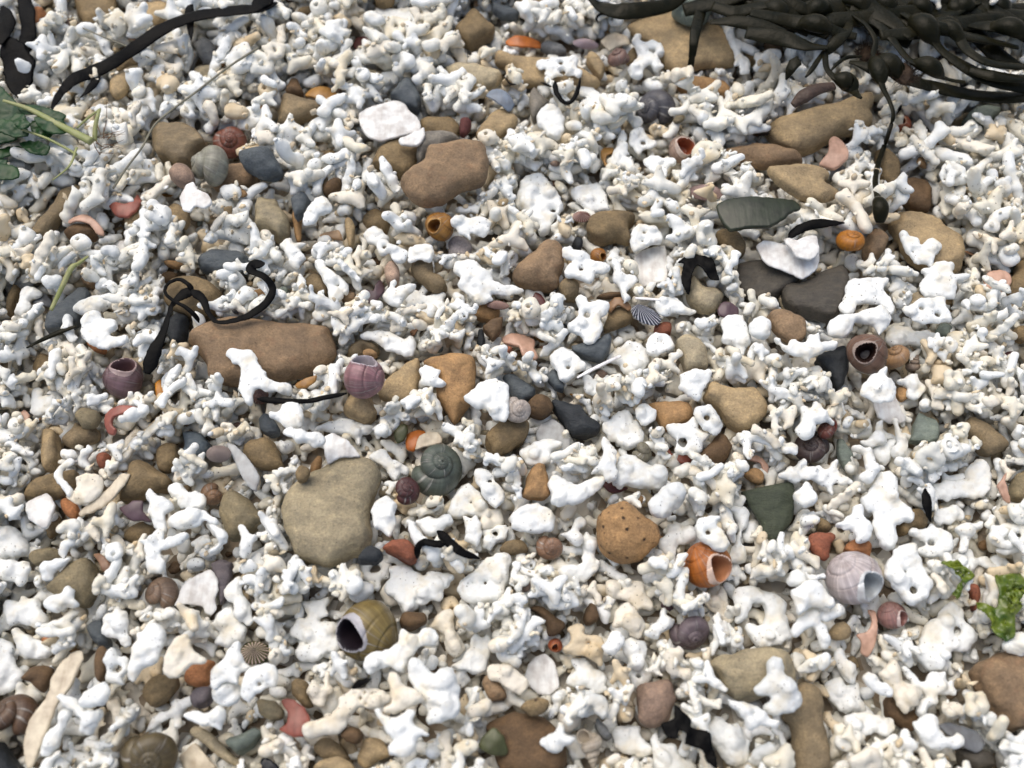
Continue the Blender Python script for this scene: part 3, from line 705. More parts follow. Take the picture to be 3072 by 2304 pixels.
# outlines seen in the photograph: tile, kind, colour, half-thickness, name | corner points
STONES = """
00 s br 5 *speckled brown stone at the top edge|620,-80 900,-80 985,40 985,170 900,220 760,260 680,190 620,60
00 s tn 4 *layered tan oval pebble|1090,110 1180,50 1330,25 1430,60 1425,120 1370,190 1290,235 1150,215 1090,170
00 s go 4 *grey olive oval pebble|410,100 470,110 510,200 490,270 380,320 300,370 290,300 350,180
00 s or 3 orange brown pebble|250,190 300,90 370,90 380,130 320,220 270,240
00 s br 4 *plain brown rounded pebble|960,570 1010,480 1090,430 1150,460 1145,560 1060,600 980,620
00 s tn 3 pale tan flat pebble|900,740 960,640 1060,580 1160,570 1200,610 1100,660 1050,760 950,810
00 k gy 4 *grey angular slate chip|1605,400 1730,340 1825,440 1800,560 1700,540 1640,450
00 s pl 3 pale cream oval pebble|1610,640 1640,570 1780,560 1810,600 1760,690 1640,715
00 s oc 2.5 small ochre pebble|2040,920 2120,870 2190,890 2180,970 2060,975
00 k wd 6 *streaked grey-brown bedded rock|1270,1040 1420,1045 1590,1065 1690,1160 1740,1230 1660,1280 1590,1370 1500,1385 1330,1310 1265,1230
00 s pk 4 *purplish oval pebble|1400,1460 1450,1390 1550,1385 1610,1450 1610,1530 1540,1560 1450,1520
00 s rb 5 *reddish brown long pebble|1730,1480 1760,1420 1930,1390 2090,1385 2150,1440 2140,1500 2070,1580 1900,1605 1770,1560
01 s sl 6 *smooth blue-grey round pebble|-120,1300 0,1250 130,1260 200,1370 210,1440 120,1480 0,1460 -100,1400
01 s br 4 brown pebble cut by the top edge|980,20 1010,-40 1140,-50 1155,20 1090,65 1020,60
01 s br 5 *diamond-shaped brown stone|1780,90 1860,120 1940,220 1990,270 1970,310 1900,340 1790,395 1690,350 1640,290 1690,210
01 k sl 3 long dark slate splinter|1950,60 2060,70 2190,110 2160,150 2050,150 1970,110
01 s br 3 brown flat pebble|330,130 400,70 480,80 470,130 380,150
01 k sl 3 dark olive chip|250,110 310,90 330,140 290,190
01 s db 3 dark leaf-shaped pebble|270,230 330,170 470,140 590,160 480,210 380,240
01 s pl 5 *pale boat-shaped stone|1565,580 1620,560 1760,550 1920,580 2040,620 2030,680 1900,760 1800,750 1680,690 1590,640
01 k sl 5 *dark slate triangle|1115,810 1180,730 1250,685 1310,710 1380,860 1340,920 1230,880
01 s db 4 small rounded brown pebble|250,740 300,680 360,690 400,790 340,820 260,810
01 s wd 5 *squarish olive-brown stone|170,1010 240,810 400,830 530,870 560,950 460,980 340,1030 250,1060
01 s br 4 *smooth brown stone beside the white slab|1370,1000 1500,985 1640,1000 1700,1080 1660,1160 1560,1140 1400,1120
01 s ma 3 small maroon pebble|1690,1010 1760,990 1790,1050 1740,1130 1690,1110
01 s tn 4 *tan triangular flat stone|1815,1140 1870,1050 1960,950 2100,920 2180,1000 2120,1090 2000,1150 1920,1220
01 s gs 5 *grey speckled granite pebble|1345,1180 1430,1120 1560,1110 1680,1150 1720,1190 1600,1220 1520,1280 1420,1310 1370,1370 1330,1290
01 s br 5 *brown domed stone under the white slab|965,1340 1040,1230 1170,1160 1300,1190 1350,1230 1340,1330 1250,1460 1100,1430 980,1400
01 s rb 6 *large rust-brown sandstone lump|1205,1510 1280,1440 1400,1360 1430,1260 1540,1240 1720,1200 1860,1210 1920,1330 1930,1430 1880,1510 1700,1570 1560,1660 1400,1690 1270,1620
01 s db 3 dark brown wedge pebble|550,1580 640,1500 720,1500 700,1570 600,1630
01 s br 3 small brown pebble|545,1310 620,1260 680,1280 650,1330 580,1360
02 s tn 4 *large flat ochre slab|930,210 1150,130 1340,100 1540,190 1680,220 1790,310 1850,430 1855,540 1800,570 1600,560 1480,590 1380,620 1260,560 1180,430 980,270
02 s gg 4 *pale grey-green stone on the ochre slab|1330,90 1370,30 1500,-20 1640,-20 1690,30 1650,110 1600,180 1490,190 1380,150
02 s tn 4 *flat tan slab under the lacy coral|-120,430 40,470 200,490 420,520 600,590 740,690 660,740 480,720 230,710 60,690 20,590 -150,540
02 s br 4 *brown stone cut by the top edge|40,-40 300,-60 400,20 390,90 230,120 120,100
02 s tn 4 *smooth tan egg-shaped pebble|610,490 650,460 720,490 770,580 740,640 690,610 640,550
02 s gy 3 flat grey pebble|230,400 300,350 400,380 460,450 380,460 270,420
02 s oc 5 *ochre rod-shaped stone|1345,650 1380,640 1550,660 1740,710 1805,770 1800,830 1730,840 1560,800 1440,770 1370,710
02 s br 3 brown pebble|940,480 1000,410 1040,480 1020,540 960,540
02 s gs 4 *rough grey-brown pebble|130,870 180,740 250,800 310,860 290,900 220,980 170,1010
03 s rb 5 *spindle-shaped brown stone|-340,1250 -200,1215 0,1215 130,1240 290,1310 370,1370 330,1400 150,1405 0,1390 -180,1340
03 s tn 7 *long tan bone-shaped stone|50,1080 170,1000 400,940 640,880 900,825 945,870 940,930 910,960 940,1010 930,1060 820,1110 680,1140 600,1160 480,1230 330,1260 200,1210 80,1110
03 s tn 3 *thin tan flagstone|80,1410 200,1400 400,1380 520,1390 600,1440 590,1490 560,1510 620,1550 680,1580 640,1630 520,1660 350,1630 180,1540 100,1470
03 k gg 4 *smooth grey-green oval slate|1700,990 1770,930 1900,890 2010,920 1990,980 1900,1050 1780,1060 1720,1040
03 s br 5 *brown oval stone beside the thin frond|960,1340 990,1240 1080,1270 1170,1360 1180,1480 1110,1530 1010,1490
03 s db 4 *dark brown half-buried stone|1120,1560 1250,1490 1400,1510 1440,1620 1420,1760 1250,1720
03 s gy 3 small grey pebble|590,1440 630,1380 730,1410 720,1470 620,1490
03 s rb 2.5 rusty square chip|1470,1160 1610,1080 1650,1100 1540,1200
03 s tn 3 small tan capsule-shaped pebble|-100,460 60,450 150,490 120,545 0,550 -90,510
03 s db 3 dark brown pebble under the wrack|50,350 190,380 210,470 150,530 100,430
10 k wd 4 *long weathered grey slab|290,380 340,280 460,130 490,0 640,-60 700,-20 640,100 520,230 450,330 380,400 310,405
10 s db 4 dark brown pebble|540,360 620,290 740,280 810,350 770,390 640,400
10 s tn 3 tan pebble|1030,230 1100,170 1190,180 1210,220 1120,280 1060,290
10 s tn 4 *ochre-brown fan-shaped pebble|1370,190 1450,110 1540,150 1570,200 1540,300 1460,260
11 k go 6 *dark olive heart-shaped stone|0,200 20,90 80,70 170,100 240,190 290,250 270,360 200,410 90,350 0,330
10 k sl 5 *dark grey hexagonal slate|1650,600 1700,540 1770,505 1950,510 2060,540 2110,580 2000,700 1860,710 1760,690 1680,670
10 s br 6 *round brown stone under the black curl|1365,900 1380,800 1450,730 1560,715 1720,740 1830,800 1860,880 1800,980 1720,1040 1560,1030 1440,990
10 s rb 7 *largest rust-flecked brown slab|1565,1250 1640,1170 1760,1110 1900,1080 2300,1085 2690,1100 2755,1160 2780,1330 2720,1410 2600,1480 2450,1530 2250,1560 2030,1600 1880,1600 1760,1550 1720,1430 1640,1330
10 k sl 4 *dark olive blade-shaped stone|380,1150 400,1060 500,950 640,810 710,800 765,850 740,930 660,1100 520,1170 430,1190
10 s rb 3 reddish round pebble|680,740 720,670 790,700 800,760 750,800
10 k gs 2.5 flaky grey-brown splinter|960,700 1080,670 1180,700 1100,760 1000,780
10 s br 3 brown finger-shaped pebble|50,1000 100,850 150,780 165,830 130,930 80,1020
10 k bk 4 black flat stone|1390,1100 1480,1020 1570,1060 1550,1180 1520,1260 1440,1300 1400,1220
10 s or 2.5 *small bright orange pebble|730,1265 800,1260 885,1290 860,1340 790,1330
10 s db 3 brown flat pebble|-40,1180 0,1110 110,1100 190,1140 120,1180 20,1200
10 s br 3 half-hidden brown pebble|280,1450 330,1340 450,1380 460,1500 380,1560 300,1530
10 s db 2.5 dark brown pebble|1320,720 1380,670 1480,690 1460,740 1370,760
10 s oc 2 ochre flake|1360,580 1480,580 1540,610 1480,635 1400,620
10 s oc 3 *orange-brown rod pebble|1980,880 2060,850 2212,810 2280,850 2212,900 2050,915
11 s br 5 *rounded trapezoid brown pebble|890,250 960,170 1040,170 1110,250 1080,340 990,350 920,300
11 s tn 3 *tan peg-shaped pebble|735,250 790,235 830,300 800,440 770,460
11 s oc 3 *upright ochre peg of stone|310,150 385,140 375,300 365,400 330,400 300,250
11 s ll 3 *lilac-white flat pebble|1590,440 1650,370 1750,400 1800,480 1760,550 1610,560
11 k sl 4 dark grey block|290,80 380,20 450,60 420,170 330,230
11 s wd 5 *mottled olive double-lobed stone|1290,690 1300,590 1400,565 1480,600 1470,680 1560,720 1590,800 1500,845 1400,790
12 s rb 7 *rust-and-grey boomerang-shaped stone|0,680 120,560 240,430 330,415 420,480 440,600 400,720 360,800 200,805 40,780
11 s wd 3 *olive-brown angular chip|390,740 450,690 520,690 590,760 600,860 500,840 420,790
11 s rb 3 dark rusty pebble|700,880 760,830 830,850 820,910 740,920
11 s oc 4 *golden-brown rounded pebble|1785,1000 1830,930 1910,930 2020,970 2030,1030 1960,1080 1850,1065
11 s oc 6 *broad golden-brown pointed stone|1370,1430 1500,1380 1640,1355 1780,1370 1835,1440 1820,1600 1790,1740 1720,1830 1640,1930 1580,1840 1500,1700 1480,1560
11 s tn 3 *tan flat triangle|1010,1640 1150,1500 1330,1390 1360,1420 1360,1560 1330,1680 1200,1750 1040,1720
11 s wd 4 grey-brown angular stone|750,1350 790,1290 900,1240 1020,1290 1010,1340 900,1330 890,1370 800,1390
11 s oc 2.5 ochre chip|885,1320 960,1310 1010,1350 970,1375 900,1370
11 k bk 3 *jet black chip|1830,1260 1850,1160 1890,1150 1900,1250 1870,1310
11 k db 3 dark brown block|1870,1130 1950,1070 2050,1040 2040,1160 1960,1230
11 s rd 2.5 small brick-red pebble|2040,1300 2090,1275 2135,1300 2120,1340 2060,1350
11 s ps 4 *speckled pinkish oval pebble|1070,720 1075,640 1130,595 1185,640 1190,740 1140,780 1090,760
11 k gg 3 small dark green pebble|185,820 230,790 275,810 270,860 210,870
12 s br 6 *brown oblong pebble|600,300 650,220 760,180 880,170 1010,210 1030,260 980,300 975,430 860,420 740,430 640,390
12 s br 5 *smooth brown bean-shaped pebble|1670,360 1730,325 1820,325 1900,390 1940,480 1910,540 1830,555 1760,500 1700,430
12 s pl 5 *pale olive notched stone|1450,800 1500,700 1560,760 1600,800 1700,820 1750,870 1720,950 1640,1010 1540,980 1450,900
12 k ds 4 *large dark round slate|1850,690 1880,600 1990,560 2120,560 2300,620 2400,720 2330,780 2200,870 2080,930 1960,910 1880,830
13 k ds 4.5 *dark triangular stone with rusty flecks|200,820 240,750 360,760 450,730 560,670 700,620 760,690 760,800 700,950 640,1080 560,1100 430,1050 290,1000 230,920
12 s wd 5 *knobby yellow-brown pebble|375,800 410,750 500,725 560,780 560,860 500,900 430,890
12 s db 2 dark brown splinter|680,880 780,840 920,840 900,870 760,890
12 s br 3 *brown stone under the striped limpet|760,1100 800,1000 900,960 1000,1000 1000,1080 860,1140 760,1165
12 k sl 4 *brown stone with a blue-black end|490,1290 600,1260 700,1240 800,1195 830,1240 800,1340 740,1420 600,1380 500,1340
12 s pl 6 *pale grey ridged stone|1350,1250 1400,1210 1480,1205 1570,1260 1620,1330 1625,1460 1560,1490 1440,1490 1400,1400 1360,1310
12 s rd 4 *blocky red-brown pebble|1180,1120 1250,1095 1320,1110 1310,1190 1240,1200 1180,1170
12 k sl 3 *slim grey slate chip|280,1540 330,1480 400,1520 440,1610 430,1660 350,1640
13 s rb 4 *brown stone with a white coral on it|80,1040 150,980 260,1000 380,1070 390,1210 300,1260 180,1200
12 k bk 3 small black pebble|490,440 520,390 580,400 585,470 540,500
12 k bk 3 tiny black cube of stone|400,1130 440,1105 470,1140 450,1185 410,1180
13 s rb 5 *knobby rust-brown nugget|870,480 890,390 950,330 1040,350 1085,420 1050,500 960,580 890,560
13 s tn 5 *broad grey-tan slab under nubbly coral|1100,280 1110,210 1160,170 1290,170 1440,210 1580,320 1690,400 1700,560 1680,660 1560,700 1400,650 1250,560 1170,420
13 k bk 5 *blue-black buried slate|470,1400 560,1340 690,1300 740,1360 750,1480 700,1640 640,1660 560,1500
13 s br 5 *brown stone cut by the right edge|2020,830 2110,680 2150,590 2240,580 2300,700 2250,880 2100,890
13 s br 3 brown pebble at the right edge|2105,1180 2150,1120 2240,1120 2270,1200 2190,1260
13 k gg 3 grey flat pebble|1470,1180 1500,1110 1570,1090 1610,1150 1560,1230
20 s wd 4 *olive layered stone|510,480 600,380 640,320 700,360 800,370 835,420 800,480 700,520 600,545
20 s ol 3 *olive hexagonal pebble|625,260 680,210 780,215 830,240 830,300 780,360 690,370 650,310
20 s tn 4 *tan fossil-like stone peg|365,390 420,375 470,400 490,500 490,640 470,720 410,750 375,690 360,560
20 s br 6 *three-cornered brown stone|1000,960 1060,760 1090,660 1170,630 1230,650 1330,730 1440,800 1400,880 1250,920 1150,970 1050,985
20 s br 4 *brown shield-shaped pebble|1295,570 1350,505 1475,510 1490,630 1440,710 1390,750 1320,720
20 k sb 4 *heart-shaped blue slate|1520,420 1590,400 1690,420 1720,470 1760,500 1720,590 1640,640 1570,640 1510,610 1540,520
20 s br 5 *broad brown stone behind the white sherd|205,960 240,870 330,790 480,760 640,720 640,840 540,950 400,960 250,990
20 s br 3 brown flat stone|380,1200 440,1080 510,1100 500,1200 420,1300
20 s or 3 *peach-orange chip|510,980 560,955 620,980 660,1030 640,1140 580,1120 530,1060
20 s br 4 *dark brown rounded pebble|1035,1260 1080,1190 1180,1155 1270,1170 1300,1230 1250,1290 1130,1330 1060,1310
20 s ol 6 *smooth olive-brown oval stone|1815,1050 1850,950 1920,895 2000,900 2090,980 2180,1090 2210,1140 2150,1200 2000,1290 1900,1290 1860,1180
21 s br 5 *cracked brown pebble|-100,520 0,470 120,460 190,530 235,650 220,690 120,720 0,700 -90,640
20 s ol 7 *olive-grey domed stone|430,1650 520,1560 640,1470 730,1440 800,1500 835,1640 790,1780 700,1860 560,1830 420,1730
20 s ol 3 flat olive pebble|250,1430 310,1370 440,1360 530,1400 520,1450 400,1490 290,1510
20 k pg 3 *dark purple-grey slate|1755,1500 1830,1460 1940,1480 1930,1600 1900,1760 1830,1840 1800,1700
21 k sl 4 *round dark grey pebble|25,310 80,245 130,270 200,360 190,420 110,440 50,400
20 s rd 4 *brick-red pebble|800,630 840,580 930,600 900,700 830,710
21 s go 8 *largest olive-tan stone|205,1060 240,960 350,820 520,720 640,640 760,605 890,605 970,640 1020,720 1030,830 990,950 970,1060 970,1250 940,1330 840,1430 730,1500 620,1535 480,1510 340,1440 300,1380 240,1210
21 s tn 6 *pentagonal brown pebble|720,210 790,100 870,85 960,110 1005,240 1000,270 940,330 880,335 760,270
21 s br 6 *egg-shaped brown sandstone|1885,450 1930,390 2020,320 2110,285 2212,290 2270,340 2260,420 2212,500 2100,580 1990,610 1930,570
21 s oc 3 small ochre leaf-shaped pebble|450,690 510,595 550,620 540,700 470,755
21 s br 3 small brown disc|330,740 370,690 430,690 455,740 410,800 350,810
21 s rd 6 *brick-red stone beside the forked seaweed|1055,1370 1150,1310 1260,1300 1330,1370 1320,1460 1260,1490 1150,1430
21 s bk 4 black-brown pebble|840,1470 930,1350 1020,1370 1065,1430 1000,1490 900,1490
22 s br 3 half-buried brown pebble|-110,1380 -50,1310 60,1285 130,1330 130,1400 0,1420
22 s tn 6 *buff pear-shaped stone with a crease|1580,100 1640,10 1740,30 1880,40 2010,60 2090,140 2110,230 2070,320 1950,390 1880,400 1790,340 1700,230 1610,160
22 k bk 5 *black wedge of slate|305,170 350,140 450,170 560,190 610,260 740,340 720,420 620,445 500,440 450,380 390,290
22 s db 5 *dark brown round pebble|105,210 160,110 240,95 330,130 330,230 270,290 170,280
22 k sl 4 *two-toned brown and charcoal pebble|-80,-50 0,-60 100,-10 200,60 170,130 80,170 0,120
22 s oc 5 *orange-brown block of sandstone|1110,170 1250,150 1440,160 1500,230 1490,310 1390,370 1270,390 1200,300
22 s db 5 *brown half-round stone|1520,620 1600,530 1690,440 1760,440 1820,520 1800,610 1720,690 1620,690
22 s oc 6 *orange-tan triangular stone|70,920 140,740 200,670 270,690 310,820 315,920 240,955 110,950
22 s oc 8 *big pitted sandstone|700,1130 720,1080 820,1000 920,970 1050,1070 1190,1170 1220,1260 1200,1350 1110,1410 1080,1470 1000,1490 900,1490 790,1440 720,1350 695,1240
23 k gl 3 *dark green sea-glass-like slate|-140,900 0,860 270,815 300,950 305,1080 240,1220 160,1310 60,1280 20,1160 -60,1030
23 k gg 3 *grey-green triangular slate|1250,480 1290,350 1330,250 1400,280 1480,310 1500,400 1495,490 1370,500
23 s wd 5 *brown stone with a dark dimple|1680,400 1700,320 1760,285 1860,320 1960,390 2070,490 2060,560 1950,600 1850,580 1790,490
23 s rd 2.5 *red-brown grainy flake|410,1330 430,1250 520,1230 640,1240 650,1290 600,1350 600,1440 540,1470 440,1390
23 s br 2.5 small brown triangle|490,1210 510,1105 570,1140 610,1200 560,1230
23 s or 4 *glossy orange-red pebble|710,1380 750,1310 830,1290 930,1330 930,1450 830,1420
23 s br 4 *brown pebble beside the white star|1140,1200 1200,1070 1330,1035 1410,1120 1380,1200 1280,1210 1200,1280
23 s ol 5 *olive stone at the right edge|2090,900 2120,770 2230,720 2330,800 2300,980 2120,970
23 s oc 3 small ochre pebble|1145,100 1160,30 1230,50 1250,120 1190,160
23 k gg 2 *grey diamond flake|665,450 700,460 800,590 760,740 700,690 655,570
30 s db 4 *dark brown concave stone|165,930 270,820 370,800 440,840 410,960 350,1050 260,970
30 s br 5 *brown oval pebble beside the orange chip|1185,1040 1250,920 1350,880 1480,900 1480,980 1420,1060 1370,1120 1280,1170 1220,1130
30 s or 4 *orange grainy chip|1545,960 1540,880 1610,790 1780,760 1760,850 1740,960 1660,990
30 s pg 4 *dark grey oval pebble|1590,1060 1640,1000 1750,990 1770,1060 1720,1140 1620,1170
30 k sl 4 dark grey pebble|740,520 780,450 850,450 900,560 920,640 840,660 770,600
30 s pl 3 *long pale olive stone|1570,1370 1630,1310 1760,1370 1900,1520 2040,1620 1970,1660 1800,1560 1660,1450
30 k gg 4 *dark olive oval stone|1870,1430 2000,1370 2130,1330 2190,1370 2100,1480 1990,1560 1900,1500
30 k bk 6 *black rock in the corner|-80,1500 0,1440 90,1550 190,1680 150,1760 -80,1760
30 s db 3 dark upright pebble|810,700 850,650 900,700 890,880 850,960 800,900
30 s or 2 small orange pebble|345,590 390,560 440,590 430,635 370,630
31 s br 4 *brown pebble beside the pink crescent|290,960 350,910 430,950 440,1060 480,1150 400,1160 310,1050
31 k ol 4 *dark olive wedge stone|0,1120 60,1090 170,1110 240,1180 220,1260 120,1270 30,1220
31 s wd 4 *olive-brown long pebble|470,1490 520,1420 600,1400 700,1470 790,1590 660,1600 540,1580
31 s tn 5 *brown stone cut by the bottom edge|480,1660 560,1590 700,1565 810,1630 800,1720 560,1740
31 s tn 5 *angular tan block|840,1560 880,1430 970,1390 1070,1440 1120,1540 1060,1590 940,1660 860,1640
31 s db 3 dark brown pebble|700,1400 760,1310 850,1330 890,1400 820,1470
31 s db 6 *large red-brown slab at the bottom edge|1900,1320 2000,1240 2150,1200 2350,1220 2480,1300 2560,1450 2580,1640 2450,1740 2150,1740 2000,1680
31 s db 4 half-buried dark stone|1180,440 1240,370 1400,380 1420,460 1300,520 1220,510
31 s rb 3 rusty half-buried pebble|1870,960 1930,880 2060,1000 2080,1080 1950,1110
32 s go 8 *wide grey-tan stone with coral on it|1625,840 1660,770 1760,710 1880,680 2030,660 2212,690 2300,720 2340,800 2350,900 2320,1000 2200,1060 2080,1070 1920,1110 1830,1090 1740,1000 1690,900
32 s pk 7 *blunt mauve-brown stone|1050,970 1150,930 1300,920 1350,1030 1370,1130 1310,1250 1200,1320 1080,1310 1030,1220
32 s br 4 *pitted brown bean pebble|65,1160 120,1100 230,1070 300,1110 290,1180 230,1230 150,1230
32 s db 4 *dark brown flat slab|130,340 220,310 320,370 430,450 430,520 300,570 280,470 220,400
32 s db 4 dark brown leaning pebble|590,400 640,290 700,330 710,430 620,480
32 k gy 3 narrow dark grey pebble|680,1300 710,1230 780,1310 830,1400 780,1450 710,1380
33 s wd 6 *long grey-brown stone at the bottom edge|330,970 510,1000 540,1180 580,1400 600,1660 440,1760 300,1720 280,1500 260,1310 200,1220
33 s rb 8 *big smooth brown stone at the right edge|1780,830 1850,770 2000,710 2100,690 2300,720 2400,900 2400,1200 2212,1340 2080,1370 1960,1230 1880,1080 1810,920
33 s rd 3 orange-red pebble by the green weed|1720,150 1800,140 1840,210 1830,300 1790,370 1760,250
33 k ds 4 *dark slate under the ribbed shell|1650,1520 1800,1500 1950,1560 1960,1660 1800,1700 1700,1640
33 s db 4 *brown half-covered stone|1040,1100 1120,1060 1200,1200 1330,1160 1340,1260 1280,1370 1140,1290 1080,1250
33 s tn 4 small square tan pebble|590,560 620,460 720,440 780,520 760,590 660,610
"""
PLATES = """
01 w wh 1.2 *broad white shell slab|855,960 920,900 1050,850 1140,815 1230,830 1270,900 1340,950 1365,1020 1350,1080 1240,1110 1140,1150 1030,1190 920,1150 870,1060
01 w wh 1.5 white wedge chip|1180,1160 1330,1090 1390,1060 1400,1130 1340,1210 1210,1200
13 w wh 1 *wide white oyster plate|0,440 60,400 150,420 240,450 400,430 500,470 515,560 490,640 420,690 370,710 250,660 100,610 40,540
13 w wh 1.2 white shell flap on the oyster plate|225,390 260,375 330,400 420,365 490,370 510,500 440,560 330,540 280,470
20 w wh 1.3 *white pottery sherd|210,990 380,895 455,1010 400,1190 350,1195 240,1120
20 w cr 1 *long cream blade of shell|650,1060 760,970 880,880 990,740 1065,735 1030,830 930,960 800,1050 660,1090
30 w cr 1.3 *long cream bone-like shell blade|660,690 600,690 500,770 420,900 400,1020 340,1140 250,1250 210,1380 200,1500 230,1660 280,1640 350,1480 410,1330 480,1130 560,1020 630,880 680,760
30 w cr 1.4 *pinkish cream square chip|1480,1570 1620,1450 1720,1560 1790,1650 1700,1700 1540,1680
32 w wh 1.6 *smooth white oval chip|95,910 130,800 200,730 280,710 350,780 385,880 390,990 310,1060 220,1050 150,990 95,950
23 w wh 1.3 *long white shell slab|880,30 1000,-30 1140,-10 1130,60 1180,170 1245,270 1230,310 1100,320 1000,270 960,180 920,90
12 w wh 1 *white ribbed scallop piece with pits|1010,530 1080,480 1270,435 1290,560 1285,740 1150,770 1060,780 1030,650
21 w wh 1.2 *white scalloped clam piece|565,450 640,410 760,470 830,540 860,590 700,610 600,670 570,560
13 w pe 1.5 *pinkish cream disc|1880,720 1920,660 2010,645 2090,680 2110,740 2070,810 1980,830 1900,790
30 w wh 1 *broad white curled plate|1440,320 1480,240 1500,170 1560,100 1740,10 1800,80 1810,180 1780,260 1790,330 1740,390 1690,370 1680,320 1540,300
10 w wh 1.2 *rounded white three-lobed chip|1490,40 1540,-60 1600,-90 1640,-20 1720,20 1755,90 1690,130 1620,120 1580,165 1520,140
03 w wh 1 white porcelain shell bit on the wrack|150,100 250,78 360,80 340,185 220,150
02 w cr 1 cream shell flake|735,340 790,290 860,255 960,310 980,370 880,385 810,420
10 w wh 1 thin white shell flake|870,430 930,400 1060,400 1100,480 1060,560 960,600 890,570
22 w gw 1 *pearly grey shell disc|190,420 230,340 330,290 420,350 485,450 480,540 420,610 330,600 240,520
33 w gy 1.2 *grey ribbed shell plate|1490,1310 1560,1280 1720,1310 1840,1360 1900,1450 1840,1530 1720,1500 1600,1400
20 w gw 1.4 *long grey oyster shard|1880,500 1950,510 2060,620 2150,760 2120,880 2050,840 1980,710
01 f oc 1.2 *ochre shell fragment|405,780 460,720 570,710 680,770 600,870 500,820
01 f ma 1.2 *dark red whorl fragment|800,350 840,300 900,300 935,340 930,440 890,480 850,430 810,400
01 f bg 0.8 *blue-grey mussel piece|1910,790 1960,730 2060,740 2150,840 2100,900 2000,850
02 f oc 1 *ochre hooked shell piece|735,1290 750,1215 840,1215 845,1270 790,1290 780,1340 810,1380 770,1380
10 f rd 1.3 *red-brown broken bowl of shell|900,110 950,80 1030,100 1100,70 1120,-20 1165,60 1140,140 1060,205 960,190
10 f pe 1 *pink curved rim of shell|550,215 620,190 700,180 790,230 840,290 845,335 790,335 740,270 640,240 560,245
10 f gy 1 grey shell flake|270,920 330,830 390,850 440,930 360,945
11 f tn 1 *small scalloped tan shell piece|510,350 590,330 690,320 715,390 640,390 560,370
11 f oc 1 *ochre bowl of broken shell|320,1590 380,1560 500,1520 490,1570 420,1620 340,1620
11 f pu 1 *dark purple mussel fragment|885,840 920,810 970,820 990,760 1040,720 1070,800 1020,880 940,920
11 f pe 1.5 *flat peach coralline flake|2037,1200 2120,1150 2310,1190 2310,1290 2345,1360 2290,1390 2210,1370 2180,1290 2060,1250
12 f dg 1.5 *dark green curved shell|1715,90 1790,50 1920,35 2120,40 2340,50 2390,120 2300,170 2250,220 2130,290 1990,290 1830,300 1760,220
12 f br 1 brown flared shell piece|790,930 850,870 930,880 990,950 970,985 880,940 820,990
12 f ma 1.2 dark maroon shell piece|150,920 190,840 240,850 280,920 240,990 170,970
12 f pu 1.2 lilac-brown shell piece|1710,960 1760,910 1820,920 1880,960 1890,1030 1800,1050 1720,1020
13 f ma 1 *maroon shell shard at the right edge|2000,1360 2090,1320 2190,1330 2140,1420 2080,1460
20 f ye 1.3 *yellow crescent of shell|1285,0 1330,-40 1370,20 1380,100 1350,165 1300,140 1290,80
20 f rd 1.4 *orange-brown broken snail|840,300 860,240 920,200 1010,180 1130,190 1100,240 990,260 930,280 930,340 960,370 930,410 870,390
20 f pe 1 *orange-pink shell flake|80,370 120,300 190,210 245,250 230,310 150,375
20 f pu 1 *lilac star-shaped shell flake|980,1030 1060,1000 1110,970 1190,970 1180,1050 1240,1140 1150,1130 1080,1130
20 f rb 1 *speckled brown shell strip|750,1410 820,1400 890,1450 930,1520 910,1550 850,1555 820,1480
21 f or 1.6 *bright orange ribbed shell piece|1235,480 1260,400 1330,375 1400,385 1390,450 1310,560 1250,540
21 w cr 1 *small cream shell disc|1315,540 1350,430 1430,395 1510,400 1550,450 1540,500 1400,520
21 f gk 1.3 *small olive striped shell|1140,420 1180,350 1240,330 1265,380 1230,460 1170,490
22 f rd 1 *pinkish arc of broken shell|1265,490 1300,500 1330,580 1420,570 1500,560 1540,610 1450,670 1370,650 1290,570
22 f ma 1.2 *dark red shell rim|750,840 790,780 850,840 980,850 900,900 820,905
22 f pe 1.2 *pink crescent shell|1960,620 2020,580 2090,620 2130,680 2120,750 2080,730 2060,660 2000,640
22 s oc 3 *small orange-brown disc|1920,760 1960,710 2040,700 2095,760 2080,830 2000,820
23 f pe 1 *pink-rimmed white shell at the right edge|1990,850 2030,780 2080,720 2060,800 2080,880 2110,980 2050,960
31 f rd 1.4 *pinkish red crescent shell|200,1090 290,1080 400,1160 450,1270 410,1390 300,1395 180,1330 250,1290 260,1200
31 f gk 1.2 *olive fan-shaped shell|1850,1490 1880,1400 1980,1320 2050,1400 2090,1520 2060,1560 1950,1550
31 f bk 1.5 *blue-black mussel piece|30,1640 60,1560 120,1590 210,1680 100,1740
33 f pe 1.2 *pink twisted shell core|920,345 990,350 1000,440 990,560 980,650 930,740 870,700 860,610 820,550 900,530 950,450
03 f pe 1.5 *pink broken spire beside the bone-shaped stone|600,1150 640,1110 690,1150 750,1260 740,1330 640,1380 520,1330 590,1260
01 f or 1 *white and orange shell flake|2070,330 2150,295 2350,320 2360,370 2200,390 2100,370
30 f gk 1.2 *dark olive ribbed cap|1980,720 2010,630 2110,600 2240,640 2250,740 2180,790 2060,800
"""
